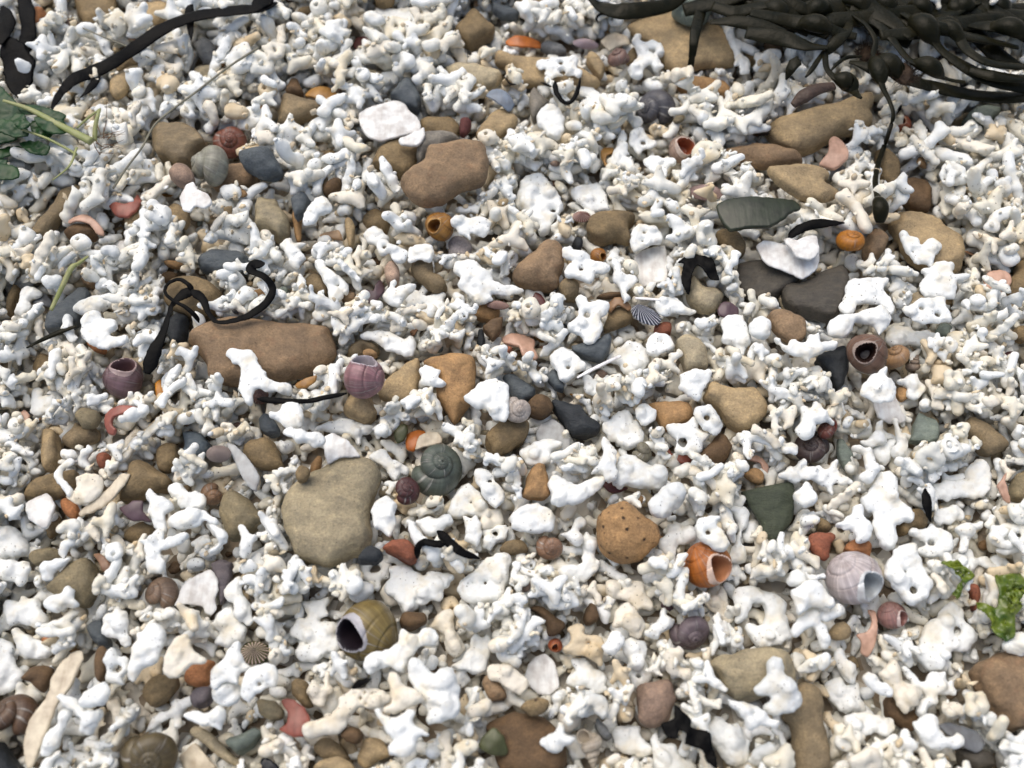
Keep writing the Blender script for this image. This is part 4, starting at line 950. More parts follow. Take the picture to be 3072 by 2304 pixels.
CORALTXT = """
01 c w 1.6 long perforated plate|970,130 1020,70 1150,90 1290,80 1380,150 1360,210 1270,250 1230,300 1100,290 1040,250 1000,200
02 c w 2 lacy branched piece|1000,360 1020,290 1070,300 1080,350 1160,340 1240,390 1250,450 1200,470 1230,510 1245,560 1190,580 1150,530 1090,560 1080,650 990,630 975,560 1040,480 1030,400;1160,430,26
02 c w 1.8 lacy piece with two holes|205,530 250,500 340,490 480,465 540,490 530,560 570,600 550,640 470,620 370,640 320,665 270,620 290,570 230,580;420,600,22 405,530,20
02 c w 1.8 tall forked piece|1760,280 1790,210 1845,220 1840,320 1940,370 2040,430 2000,450 1910,420 1900,470 1970,500 1960,600 1900,600 1880,530 1820,590 1850,500 1830,400
02 c w 1.8 flat many-pointed piece|530,730 600,690 660,720 760,790 840,770 850,850 870,950 800,930 700,900 620,910 560,990 490,970 520,890 620,820 550,780;760,895,12
02 c w 2 lobed lump|230,910 300,880 370,900 420,960 430,1090 380,1160 310,1140 270,1080 215,1030
02 c w 1.8 tooth-shaped piece|860,1230 900,1110 940,1100 960,1240 1000,1340 1030,1430 980,1450 930,1400 810,1370 805,1320;960,1300,16
02 c w 1.8 lobed piece with a hole|970,1200 1000,1090 1080,1070 1130,1150 1200,1180 1180,1230 1100,1240 1050,1300 1020,1240;1085,1190,16
02 c w 1.6 angular lobed piece|1100,1320 1180,1300 1330,1320 1340,1370 1290,1400 1270,1470 1190,1440 1130,1400
12 c w 3 tall perforated knob|30,120 60,-40 130,-130 240,-140 330,-60 410,60 410,160 360,230 300,330 240,360 210,280 130,240 90,150;345,160,22
12 c w 2 long knobby wedge|490,0 600,-60 720,-60 790,60 810,150 730,160 650,180 600,120 520,70
13 c w 2 chained nubbly piece|1180,350 1220,325 1260,370 1330,400 1350,450 1440,390 1520,460 1470,520 1460,580 1440,620 1390,590 1310,590 1280,540 1230,480;1290,500,14
13 c w 2 crooked ring|690,960 730,850 740,770 800,725 960,720 1050,710 1090,740 1040,800 1100,880 1130,990 1080,1020 1020,940 960,920 830,930 800,1000 740,1015
13 c w 2.2 stout six-armed piece|1360,650 1450,620 1480,590 1620,600 1620,690 1750,680 1740,730 1640,760 1630,880 1480,880 1380,850 1350,770 1400,700
13 c w 2.6 club-ended branch|585,1110 650,1050 780,1020 900,990 1000,960 1080,1010 1090,1100 1000,1180 960,1110 820,1080 780,1150 700,1210 610,1180
13 c w 2.2 blunt branch with a round knob|1060,1200 1100,1120 1180,1110 1300,1160 1400,1150 1480,1190 1490,1260 1400,1290 1280,1260 1180,1280 1090,1260
13 c w 1.8 plate with two round holes|1220,970 1350,900 1540,870 1560,960 1590,1070 1480,1080 1390,1090 1280,1060;1360,970,18 1490,1020,24
13 c w 1.8 spiky multi-branched piece|150,1230 180,1220 250,1290 290,1240 400,1260 410,1190 460,1200 500,1180 520,1250 640,1250 640,1290 560,1320 440,1380 460,1430 420,1420 360,1370 250,1330
13 c w 2 broad ragged piece|860,1620 960,1530 1060,1470 1070,1540 1140,1600 1130,1720 1000,1740 900,1700
13 c w 1.8 pointed star-like piece|1150,1570 1220,1540 1320,1500 1340,1560 1390,1640 1330,1720 1240,1700 1230,1620
10 c w 2.2 long nubbly rod|625,980 680,900 780,890 880,850 930,880 940,930 850,980 720,1010
10 c w 2.2 large sprawling lobed piece|690,1060 760,1000 830,1000 850,1050 940,1070 965,1130 910,1190 1050,1200 1040,1250 920,1290 880,1300 760,1260 690,1180
10 c w 2 knuckled rod|525,1060 560,1020 600,1060 610,1140 640,1220 600,1240 550,1190 525,1130
10 c w 2 rounded hooked piece|170,840 230,790 340,830 310,880 250,910 260,970 200,1020 130,1010 160,940
10 c w 1.8 weathered forked piece|1900,1340 1970,1315 2110,1340 2140,1440 2190,1500 2230,1560 2390,1600 2380,1680 2212,1640 2120,1640 2080,1760 1990,1640 2000,1560 2000,1450 1930,1420
11 c w 1.6 large flat star-edged piece|1210,1000 1250,930 1230,860 1290,815 1380,850 1460,860 1560,840 1560,910 1600,950 1560,990 1500,1030 1380,1035 1290,1020;1385,935,8
11 c w 1.8 open claw-shaped piece|1060,850 1120,760 1160,740 1150,820 1200,790 1310,770 1310,810 1220,880 1200,950 1130,940 1070,890
11 c w 2 long forked piece|490,590 560,575 600,640 660,680 740,750 770,820 740,850 700,810 720,870 650,920 610,900 590,800 540,700;680,780,14
11 c w 2 long fish-shaped piece|860,1190 960,1155 1080,1150 1180,1190 1230,1230 1290,1200 1330,1250 1310,1340 1240,1370 1160,1330 1060,1310 1000,1240 900,1220
11 c w 1.8 blocky piece|900,350 960,310 1010,300 1070,360 1100,400 1080,450 1000,450 920,420
11 c w 2 large smooth lobed piece|390,250 420,150 480,70 560,40 610,100 620,150 540,190 500,240 430,280
11 c w 2.6 large tangled cluster|1620,640 1700,570 1810,570 1900,650 1960,640 1960,690 2000,760 2200,800 2190,850 2050,860 1960,850 1950,910 1830,920 1770,860 1690,790 1700,700
11 c w 2.2 knobby flower-like piece|1350,1510 1400,1440 1480,1460 1530,1480 1520,1540 1570,1590 1530,1630 1450,1620 1370,1600 1380,1550
11 c w 2 three-lobed piece|200,450 280,390 320,430 420,430 360,470 400,520 390,560 340,640 280,600 250,500
11 c w 1.8 spread-armed piece|1010,430 1060,400 1140,440 1240,490 1250,540 1210,590 1150,570 1110,510 1040,530;1070,460,14
11 c w 1.8 broad rod with a notch|1260,470 1300,450 1450,450 1470,520 1440,590 1370,560 1260,580
11 c w 2 winged piece|1620,250 1720,200 1770,220 1860,210 1940,250 1930,310 1880,370 1780,340 1770,390 1690,340
12 c w 2 round disc with holes|985,390 1010,310 1080,270 1160,290 1230,350 1240,420 1150,430 1080,470 1020,500 985,450;1095,345,14 1085,410,14
12 c w 2 many-armed piece|430,480 480,450 520,490 600,500 650,560 720,590 800,610 810,660 750,680 690,680 660,740 560,720 450,690 460,620 500,580 440,540;572,645,16
12 c w 1.9 bold Y-shaped piece|820,600 860,565 900,600 920,690 1000,700 1040,730 1000,790 950,830 970,890 930,920 920,860 890,800 840,720 850,650
12 c w 2.4 lobed cluster with a hole|525,900 570,865 620,880 640,920 760,910 800,950 780,1010 730,1050 750,1120 740,1160 680,1240 600,1260 560,1190 480,1150 460,1110 520,1050 560,960;620,1025,24
12 c w 2.4 large bent lobe|1730,1080 1790,1020 1900,1040 1920,1090 1980,1200 1960,1290 1900,1360 1860,1290 1740,1240 1760,1160
12 c w 2.4 rounded knob|1970,1110 2010,1060 2080,1050 2140,1090 2140,1170 2080,1210 2000,1190
12 c w 2.6 lumpy mass|780,1400 850,1300 900,1300 950,1250 1050,1260 1120,1320 1140,1420 1080,1500 980,1540 880,1440
12 c w 1.6 flat triangular lobe|1115,1220 1180,1180 1280,1190 1345,1280 1290,1320 1180,1360 1120,1310;1240,1245,10
12 c w 2 knobbly piece with a hole|310,1380 400,1300 480,1320 600,1420 610,1470 540,1500 480,1560 400,1560 370,1490;465,1455,18
12 c w 1.8 spiky white hand-shaped piece|590,1540 620,1500 680,1560 700,1510 740,1550 830,1510 830,1570 760,1640 720,1690 610,1660
12 c w 2.2 broad white slab-like piece|1410,1510 1520,1480 1640,1490 1630,1560 1590,1660 1560,1730 1480,1700 1400,1620
12 c w 1.8 four-armed piece|1180,960 1240,880 1370,880 1430,950 1520,990 1480,1020 1330,1000 1270,1040
20 c w 1.8 long lobed plate|1215,910 1250,880 1300,920 1350,930 1435,1010 1390,1060 1370,1110 1390,1220 1340,1230 1280,1160 1240,1080 1240,990
20 c w 2 bent elbow piece|1405,880 1450,830 1510,830 1560,900 1650,890 1700,950 1690,1020 1600,1040 1510,1030 1460,950
20 c w 2 long ribbed rod|1400,1130 1450,1080 1560,1040 1680,1050 1760,1100 1790,1150 1700,1150 1620,1190 1500,1200 1410,1180
20 c w 1.8 cross-shaped piece|1150,1310 1240,1280 1310,1210 1350,1230 1360,1300 1450,1260 1550,1240 1560,1280 1450,1340 1380,1360 1320,1390 1360,1480 1340,1560 1270,1560 1230,1480 1210,1340
20 c p 1.6 smooth shell-like lobe|560,930 640,860 630,790 700,760 800,760 845,830 820,920 700,990 620,980
20 c w 2.2 chunky hammer-shaped piece|270,60 310,35 360,60 350,110 480,100 560,140 560,200 480,260 380,250 280,270 250,200
20 c w 2 bent rod|1000,290 1080,230 1160,220 1110,150 1150,145 1220,200 1200,260 1120,290 1030,310
20 c w 1.8 crooked finger|455,750 500,690 570,620 620,640 600,680 540,710 520,780 570,830 610,890 570,930 510,850 455,800
20 c w 1.8 curved branch|1700,1150 1770,1170 1850,1200 1890,1270 1840,1340 1790,1390 1740,1390 1810,1320 1790,1240
20 c w 2 small three-armed piece|1970,1190 2010,1170 2050,1220 2130,1270 2100,1310 2080,1400 2030,1450 1990,1390 2010,1300
20 c w 2.4 blob at the left edge|-60,1220 60,1170 130,1200 200,1280 240,1370 180,1430 70,1440 -60,1440
20 c w 2.2 long knob|340,1520 450,1460 570,1450 540,1500 470,1550 430,1630 370,1620
20 c w 2.6 big lump at the left edge|-60,1450 100,1470 230,1480 250,1560 180,1660 80,1640 -60,1580
21 c w 2 smooth four-lobed piece|125,250 200,230 240,170 340,175 380,260 370,340 290,370 210,330
21 c w 2 long wing-shaped piece|500,370 640,310 740,290 860,330 970,360 930,410 870,430 850,500 800,450 700,420 600,390
21 c w 2 broad knuckled piece|240,400 300,360 370,390 450,400 540,420 565,470 520,510 400,490 300,450
21 c w 2 branched piece|945,610 1020,555 1080,560 1130,630 1200,660 1260,700 1250,750 1200,720 1160,810 1110,750 1060,680
21 c w 2.2 frog-shaped piece|970,1020 1060,940 1110,950 1160,1000 1150,1070 1160,1160 1100,1255 1040,1210 980,1180
21 c w 2.4 large arrowhead-shaped piece|1590,1050 1640,950 1690,860 1760,830 1850,900 1920,1010 1935,1110 1840,1100 1740,1090 1650,1120;1785,985,10
21 c w 2 long mask-shaped piece|1810,750 1850,700 1950,740 2000,830 2050,880 2070,960 1990,1030 1910,960 1850,860;1940,810,20
21 c w 2.2 thick broken pipe|1330,1150 1430,1110 1500,1130 1580,1080 1640,1140 1570,1190 1470,1260 1390,1230
21 c w 2 plump ring|1870,1210 1950,1200 2060,1170 2105,1220 2060,1290 1980,1340 1940,1380 1880,1350 1900,1280;1985,1245,22
21 c w 2 ragged block|1715,1100 1780,1120 1840,1110 1870,1240 1840,1350 1770,1320 1725,1290 1740,1200
21 c w 2.2 finger-shaped piece|1260,1150 1300,1130 1360,1230 1420,1290 1340,1340 1280,1270
21 c w 2 broad double-lobed piece|1730,130 1800,50 1900,-20 2080,-10 2090,100 2080,280 1990,290 1900,200 1830,190
22 c w 2 wide plate like a cloud|750,370 800,290 900,230 980,240 1060,350 1090,450 1000,535 900,510 800,450
22 c w 2 blunt corner piece|1030,240 1080,165 1190,230 1190,290 1100,350 1050,310
22 c w 2.2 lobed piece with a round hole|1290,350 1430,330 1500,280 1540,300 1540,370 1650,420 1580,470 1560,560 1430,580 1340,560 1370,470 1310,420;1415,485,38
22 c g 2 grey-white ring|1520,240 1570,190 1650,180 1710,270 1740,370 1700,430 1610,390 1540,330;1620,280,26
22 c g 3 greyish folded lump|830,770 880,660 900,600 1000,590 1060,640 1150,690 1270,710 1270,800 1200,870 1080,860 960,840 880,850
22 c g 3.2 layered barnacle-like lump|1130,1010 1200,910 1260,860 1390,835 1425,900 1400,1010 1340,1060 1280,1110 1180,1090
22 c w 3 long oval with a pitted groove|0,1090 60,1030 160,1000 260,1020 330,1080 350,1180 270,1230 150,1240 0,1200
22 c w 2.4 sprawling branched piece|310,820 350,770 440,800 560,830 640,780 760,770 770,830 690,890 620,960 480,1000 340,1000 330,910
22 c w 2.4 crouching-figure-shaped piece|1215,1330 1260,1270 1290,1180 1360,1160 1440,1190 1520,1200 1540,1270 1440,1320 1380,1340 1350,1420 1260,1420
22 c w 2.4 lump with a dark hole|1530,1150 1640,1100 1730,1110 1700,1170 1760,1240 1790,1320 1740,1390 1620,1340 1550,1270;1625,1235,20
22 c w 2.4 upright two-part branch|1800,1040 1890,1010 1960,1060 1960,1160 1920,1220 1900,1320 1940,1380 1930,1480 1830,1480 1820,1390 1860,1270 1880,1150 1830,1090
22 c w 2.6 stumpy piece with a pitted spire|360,1560 480,1500 580,1480 590,1250 640,1230 700,1290 700,1440 730,1480 690,1560 600,1640 440,1640
22 c w 2 tall forked tooth|640,760 740,620 760,560 730,480 760,440 810,480 860,570 850,660 880,750 800,800 720,740
22 c w 1.8 four-armed knuckle|400,1250 480,1220 520,1130 570,1110 610,1150 560,1190 550,1240 600,1290 580,1340 500,1330 450,1290
22 c w 2.2 tan-white branch|70,540 180,490 300,460 400,480 410,520 330,560 340,640 240,670 130,680 80,610
23 c w 2.6 *largest white star-shaped piece|975,830 1000,760 1060,730 1130,760 1165,840 1150,930 1200,990 1290,1070 1270,1140 1200,1150 1140,1170 1155,1250 1140,1340 1090,1370 1020,1310 970,1220 950,1150 960,1080 890,1040 865,970 920,890
23 c w 2.2 bright broken-ended fork|360,230 380,190 440,200 470,150 520,170 570,250 620,330 550,310 490,320 470,380 430,450 340,430 325,370 370,310
23 c w 2 long many-nubbed branch|170,760 300,690 380,620 410,660 370,710 500,680 560,720 650,640 650,720 780,800 760,840 640,830 620,910 580,900 540,840 430,800 300,810
23 c w 2.4 large hook-shaped piece|1420,870 1450,830 1600,800 1700,790 1740,800 1720,740 1800,640 1890,640 1935,750 1910,880 1850,940 1700,950 1500,960
23 c w 2.2 knotted ring|1250,1230 1300,1200 1400,1210 1440,1170 1500,1200 1600,1240 1620,1310 1590,1400 1500,1430 1330,1410 1320,1370 1400,1330 1360,1300 1290,1270;1440,1320,22
23 c w 2.2 long-armed star|1570,1500 1600,1420 1680,1400 1760,1370 1800,1440 1890,1430 1960,1490 2040,1510 2020,1550 1900,1550 1830,1510 1740,1590 1640,1540
23 c w 2.6 big ragged piece with two holes|1060,1570 1130,1390 1220,1330 1310,1340 1330,1420 1390,1560 1440,1650 1400,1760 1290,1820 1200,1770 1130,1680;1215,1560,14 1290,1710,30
23 c w 2.2 question-mark-shaped piece|780,530 820,510 890,540 930,540 980,660 980,760 920,820 850,790 850,740 900,720 880,600 820,570
23 c w 2 wishbone-shaped piece|955,550 1040,500 1100,460 1150,480 1110,560 1070,680 1020,650
23 c w 2 bird-shaped piece|860,480 960,430 1000,320 1040,310 1030,400 1070,480 1020,500 930,530
23 c w 2 long bowling-pin shape|1115,310 1160,310 1190,420 1240,480 1220,600 1140,620 1110,560 1160,470
23 c w 2.4 knot of two fingers|650,1160 760,1100 790,1020 860,1010 890,1100 950,1190 920,1290 830,1310 790,1220 700,1200
23 c w 2 bluntly branched piece|300,920 360,860 410,810 470,880 490,960 420,1020 340,990
23 c w 2 sickle-shaped piece|1470,1060 1560,1030 1650,1010 1720,1060 1700,1130 1640,1140 1560,1170 1480,1160
23 c w 2.2 long pale arm|1640,1210 1740,1170 1860,1145 1850,1190 1770,1240 1760,1320 1730,1390 1670,1390 1690,1280
30 c w 2 keyhole-shaped ring|890,760 930,680 970,700 980,740 1050,740 1060,830 1020,900 1030,960 980,970 950,950 890,930 885,840;975,840,34
30 c w 2.6 tall pitted lump|1080,900 1080,740 1120,650 1160,560 1260,470 1350,520 1365,580 1320,700 1300,770 1200,830 1120,940
30 c w 2.6 stout heart-shaped piece|30,330 80,270 170,290 180,230 250,250 330,240 330,310 390,420 390,470 300,500 180,460 60,470
30 c w 2.2 wide fin-shaped piece|95,540 150,500 220,550 310,590 400,640 440,700 340,750 200,740 140,640
30 c w 2.4 ragged slab at the left edge|-60,620 60,600 130,650 110,720 150,820 195,870 160,980 60,1030 -60,1020
30 c w 2.2 plump jigsaw-shaped piece|845,530 880,390 940,390 970,330 1040,370 1060,450 1050,540 1090,600 1040,660 980,590 900,570
30 c p 1.6 pinkish ray-shaped plate|1380,830 1390,680 1460,600 1530,560 1580,620 1600,690 1690,770 1600,800 1550,850 1430,890
30 c w 2.4 rounded white lump|1775,1080 1780,1000 1880,940 1970,960 2005,1020 1960,1110 1860,1140
30 c w 1.8 starfish-like piece|1765,850 1870,760 1900,680 1990,620 2000,760 2080,820 1990,870 1970,960 1880,940 1780,990
30 c w 2 large lobe with a hole|2020,960 2070,860 2170,810 2280,820 2290,960 2212,990 2130,1040 2070,1100 2020,1060;2150,960,18
30 c w 2.2 dog-bone-shaped piece|1535,1220 1620,1190 1740,1190 1820,1140 1860,1190 1850,1300 1830,1350 1760,1300 1640,1300
30 c w 2 long leaning fork|1200,1350 1300,1220 1420,1170 1400,1110 1540,1080 1600,1060 1610,1120 1540,1180 1500,1320 1450,1320 1440,1240 1340,1290 1200,1380
30 c w 2 skittle-shaped piece|350,1480 400,1350 470,1300 500,1210 570,1180 600,1220 540,1330 500,1440 420,1550 360,1550
30 c w 2.2 branched antler-like piece|460,1080 500,1060 620,1080 680,1150 760,1190 840,1160 850,1240 780,1310 740,1380 660,1340 690,1270 600,1190
30 c w 2.2 dumbbell-shaped piece|370,290 420,230 510,220 560,160 605,190 605,250 645,300 600,330 540,330 480,370 390,340
30 c w 2.2 crumpled round piece|660,1120 740,1010 850,960 900,1000 890,1080 820,1140 720,1170
30 c w 2.2 twisted knot|1780,430 1850,340 1930,340 1970,430 2040,500 2000,600 1890,670 1790,620 1830,540 1760,490
30 c w 2 long knobby column|1860,190 1940,90 2010,100 2000,200 2080,330 2100,440 2040,470 1950,400 1940,300 1880,260
31 c w 2 X-shaped piece under the snail|900,800 950,700 1080,680 1180,620 1200,520 1290,560 1400,510 1490,540 1515,600 1460,660 1380,640 1310,700 1260,780 1230,870 1140,830 1060,820 960,870
31 c w 2 tangled many-branched piece|280,560 340,430 420,420 400,320 360,290 480,270 600,250 590,320 600,390 540,430 650,450 690,560 700,700 600,700 500,760 380,770 330,690 430,630 350,590
31 c w 2.4 broad crab-shaped piece|1070,180 1110,80 1110,0 1200,-20 1300,10 1400,60 1440,30 1630,60 1600,160 1560,180 1540,260 1450,270 1380,310 1340,300 1330,220 1310,330 1250,370 1210,320 1150,260
31 c w 2.8 big rough-skinned lump|1680,140 1790,50 1830,0 1900,-60 2000,-110 2110,-90 2090,30 2080,150 2020,270 1870,300 1750,280 1690,220;1900,125,8 1800,130,8
31 c w 3.2 big heart-shaped lump|1270,860 1290,760 1370,780 1470,880 1560,830 1640,870 1675,1010 1670,1200 1560,1250 1440,1280 1400,1160 1310,980
31 c p 2 hooked porous piece|400,1340 470,1270 620,1220 690,1140 700,1080 800,1000 920,1010 1100,1050 1090,1130 990,1180 870,1150 800,1200 760,1300 690,1370 550,1380 450,1410;870,1085,8 905,1040,8 940,1095,8 820,1050,8 965,1050,8 910,1130,8
31 c p 2.2 three-horned piece|1100,890 1150,870 1190,900 1220,990 1330,1010 1400,1100 1310,1130 1200,1170 1140,1200 1060,1170 1130,1090
31 c w 2 spiny upright piece|1620,820 1700,760 1770,680 1780,600 1830,550 1880,590 1920,560 1955,620 1930,730 1900,850 1820,880 1700,850
31 c p 2.2 leaning peg with a smooth foot|1460,470 1520,390 1600,340 1650,390 1640,480 1680,560 1740,650 1700,730 1640,740 1560,640 1570,560 1480,510
31 c w 2.2 twin-branched cluster|985,1200 1030,1170 1090,1230 1170,1240 1250,1180 1310,1200 1300,1290 1410,1380 1330,1410 1310,1500 1200,1560 1100,1490 1180,1420 1080,1360 1040,1280
31 c p 2 pinkish spurred piece|430,1040 480,930 550,980 570,860 610,860 620,960 640,1010 590,1080 560,1160 500,1150
31 c p 2 rough bone-like piece|1910,840 2000,800 2110,810 2200,890 2260,960 2200,1050 2110,1020 2000,940 1930,920
32 c g 2.8 pitted animal-skull-shaped piece|2025,1000 2110,920 2130,860 2130,770 2180,750 2230,790 2270,900 2320,980 2380,1030 2400,1110 2350,1160 2240,1190 2170,1210 2100,1160 2150,1100 2140,1050 2060,1050
32 c w 2 small bright star|245,1450 280,1390 350,1370 385,1285 430,1310 440,1380 520,1410 430,1470 420,1520 360,1540 300,1500
32 c w 2 butterfly-shaped piece|840,1420 850,1330 960,1320 1060,1320 1060,1400 1150,1470 1160,1540 1090,1580 1010,1560 900,1540 850,1500
32 c w 2 plate with a raised finger|1160,1390 1200,1375 1240,1460 1350,1470 1370,1550 1500,1600 1500,1680 1200,1700 1170,1560
32 c w 2.2 smooth white fork|445,950 500,880 540,850 490,770 540,735 630,750 680,830 760,880 790,980 800,1030 690,1040 600,990 510,990
32 c t 2.2 buff toy-like lobed piece|430,680 480,600 480,500 540,460 600,500 600,550 710,570 770,630 760,680 750,780 710,810 640,740 530,720;635,630,12
32 c p 2.2 pinkish star with broken ends|785,200 790,110 860,100 890,150 900,200 960,130 1040,110 1100,150 1120,230 1170,300 1160,350 1090,340 1030,350 960,280 840,250
32 c p 2 smooth pyramid-like piece|1580,270 1640,200 1690,230 1740,150 1780,210 1800,300 1835,430 1780,450 1700,400
32 c w 2.4 big bent slab of coral|1830,200 1900,170 2000,160 2100,200 2212,230 2280,300 2260,380 2290,440 2310,580 2240,630 2100,660 2020,640 1930,500 1960,450 2070,470 2100,380 2080,300 1990,300 1930,440 1860,450 1850,350
32 c w 3 rough cauliflower-like lump|1610,1350 1650,1270 1700,1230 1790,1290 1900,1310 1945,1400 1970,1480 1980,1580 1870,1650 1760,1600 1700,1500 1640,1420
32 c w 1.8 bat-winged piece|1790,1100 1860,1120 1960,1130 2060,1170 2140,1240 2200,1270 2170,1320 2050,1290 2000,1340 1950,1320 1900,1220 1830,1170;2000,1215,9
32 c w 2 curled comma-shaped piece|735,650 790,610 820,540 880,520 930,580 910,650 850,710 790,720
32 c w 2.4 two-knobbed lump|915,650 960,590 1050,590 1120,650 1100,730 1090,820 1030,850 950,830 960,740
32 c w 2.2 knuckle-bone piece|1090,530 1150,480 1210,430 1240,340 1290,350 1290,410 1350,430 1320,490 1230,530 1210,585 1130,575
32 c p 2.4 flaring lump|850,400 920,310 990,310 1060,410 1110,490 1060,580 1000,560 930,490 840,480
33 c w 2.8 big lump with a deep socket|1350,600 1360,520 1460,430 1560,310 1640,300 1710,370 1720,440 1780,520 1800,600 1730,690 1620,690 1580,760 1570,850 1460,870 1380,800 1290,720 1350,650;1650,520,30
33 c w 2.2 long-legged branching piece|1200,840 1260,830 1330,920 1400,950 1430,880 1540,860 1570,940 1610,940 1630,1050 1500,1050 1480,1130 1400,1180 1380,1230 1330,1200 1350,1110 1390,1060 1280,960
33 c w 2.6 smooth U-shaped piece|1300,1280 1400,1230 1480,1250 1490,1330 1560,1400 1650,1370 1710,1420 1680,1480 1560,1500 1430,1490 1350,1400
33 c p 2.4 fish-tailed piece|1030,860 1110,780 1190,820 1200,910 1250,970 1360,1020 1320,1110 1260,1140 1240,1210 1180,1180 1130,1080 1090,980 1030,930
33 c w 2.6 folded double lump|540,1010 590,930 690,910 740,970 820,950 850,1000 870,1100 900,1190 790,1190 740,1210 620,1130
33 c w 2.2 arched long-legged piece|270,520 340,440 420,360 500,340 590,370 660,310 710,340 690,400 600,440 520,440 580,500 600,640 540,660 500,580 460,490 380,530 320,570
33 c w 2.2 plump oblong piece|250,120 300,50 380,30 460,60 540,40 555,80 480,110 400,120 300,160
33 c w 2.2 smooth winged knob|270,190 340,160 420,110 510,120 570,200 650,310 590,340 500,310 420,340 340,380 320,290
33 c w 2.2 rounded fork|640,690 700,670 740,730 800,800 830,860 810,940 770,950 700,880 650,800
33 c w 2.2 bent two-knobbed rod|870,930 920,870 980,890 1010,950 1110,1000 1100,1060 1020,1040 930,1000
33 c w 2.4 white lump behind the big smooth stone|2035,640 2100,550 2212,540 2300,600 2300,710 2200,720 2080,690
33 c w 2 overlapping white lobes|710,1290 740,1220 860,1200 980,1230 1100,1250 1140,1320 1070,1400 980,1360 880,1400 790,1370
"""

# ------------------------------------------------------------------ ground and the lower layers
m_, n_, l_, b_ = newmat('shell_sand')
tc = n_.new('ShaderNodeTexCoord')
t1 = tex(n_, l_, 'ShaderNodeTexVoronoi', 260, tc.outputs['Object']); t2 = tex(n_, l_, 'ShaderNodeTexNoise', 120, tc.outputs['Object'], Detail=5)
gc = mix(n_, l_, ramp(n_, l_, t2.outputs[0], .4, .65), (.22, .17, .115, 1), (.42, .35, .26, 1))
gc = mix(n_, l_, ramp(n_, l_, t1.outputs['Color'], .45, .7), gc, (.66, .62, .54, 1))
l_.new(gc, b_.inputs['Base Color']); b_.inputs['Roughness'].default_value = .9
bump(n_, l_, b_, t1.outputs['Distance'], 2.0, .8)
gs = 20000.0
gmesh = mesh_of('ground', [(-gs, -gs, BASE), (gs, -gs, BASE), (gs, gs, BASE), (-gs, gs, BASE)], [(0, 1, 2, 3)], m_, False)
ground_o = obj('ground', gmesh); ground_o['kind'] = 'structure'
ground_o['label'] = 'sandy shell ground under the coral bed'

LOWT = ['c', 'p', 'o', 'c', 'w', 't', 'p', 'o', 'w', 'o', 'c']  # creamier lower bits: some stain, plus the shade of gaps put into the colour
TOPT = ['w'] * 13 + ['o'] * 6 + ['c'] * 3 + ['p'] * 3 + ['g'] + ['t']
ALL = (GX0 + 8, GX1 - 8, GY0 + 8, GY1 - 8)
scatter(200, ALL, 'pebble', 3, 1, .85, ['x'])
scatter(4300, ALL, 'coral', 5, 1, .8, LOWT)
scatter(200, ALL, 'pebble', 5, 1, .8, ['x'])
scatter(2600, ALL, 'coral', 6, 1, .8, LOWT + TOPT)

# ------------------------------------------------------------------ stones, then plates and fragments
for it in read(STONES): trace(it)
plates = list(read(PLATES))
for it in plates: trace(it)

# ------------------------------------------------------------------ coiled shells
def frame(axis, mouth):
    z = camdir(*axis); y = -camdir(*mouth); y = y - z * (y @ z); y /= np.linalg.norm(y)
    x = np.cross(y, z)
    return np.stack([x, y, z], 1)
def whorl_pts(hz, th, q=1.0, W=2.0, rr=.53, rz=.52, rc=.45, nph=28, ribs=0, T=3.4):
    s = W ** (th / (2 * math.pi))
    ph = np.linspace(0, 2 * math.pi, nph + 1)
    wob = 1 + .012 * np.sin(th[:, None] * 9 + 2 * np.sin(ph)) + (.035 * np.sin(th[:, None] * ribs) if ribs else 0)
    e = rr * q * wob * np.cos(ph)[None] * s[:, None]
    X = (rc * s[:, None] + e)
    return np.stack([X * np.cos(th)[:, None], -X * np.sin(th)[:, None], -hz * s[:, None] + rz * q * wob * np.sin(ph)[None] * s[:, None]], -1)
def grid_faces(n, m):
    i, j = np.meshgrid(np.arange(n - 1), np.arange(m - 1), indexing='ij')
    a = (i * m + j).ravel()
    return np.stack([a, a + 1, a + m + 1, a + m], 1)
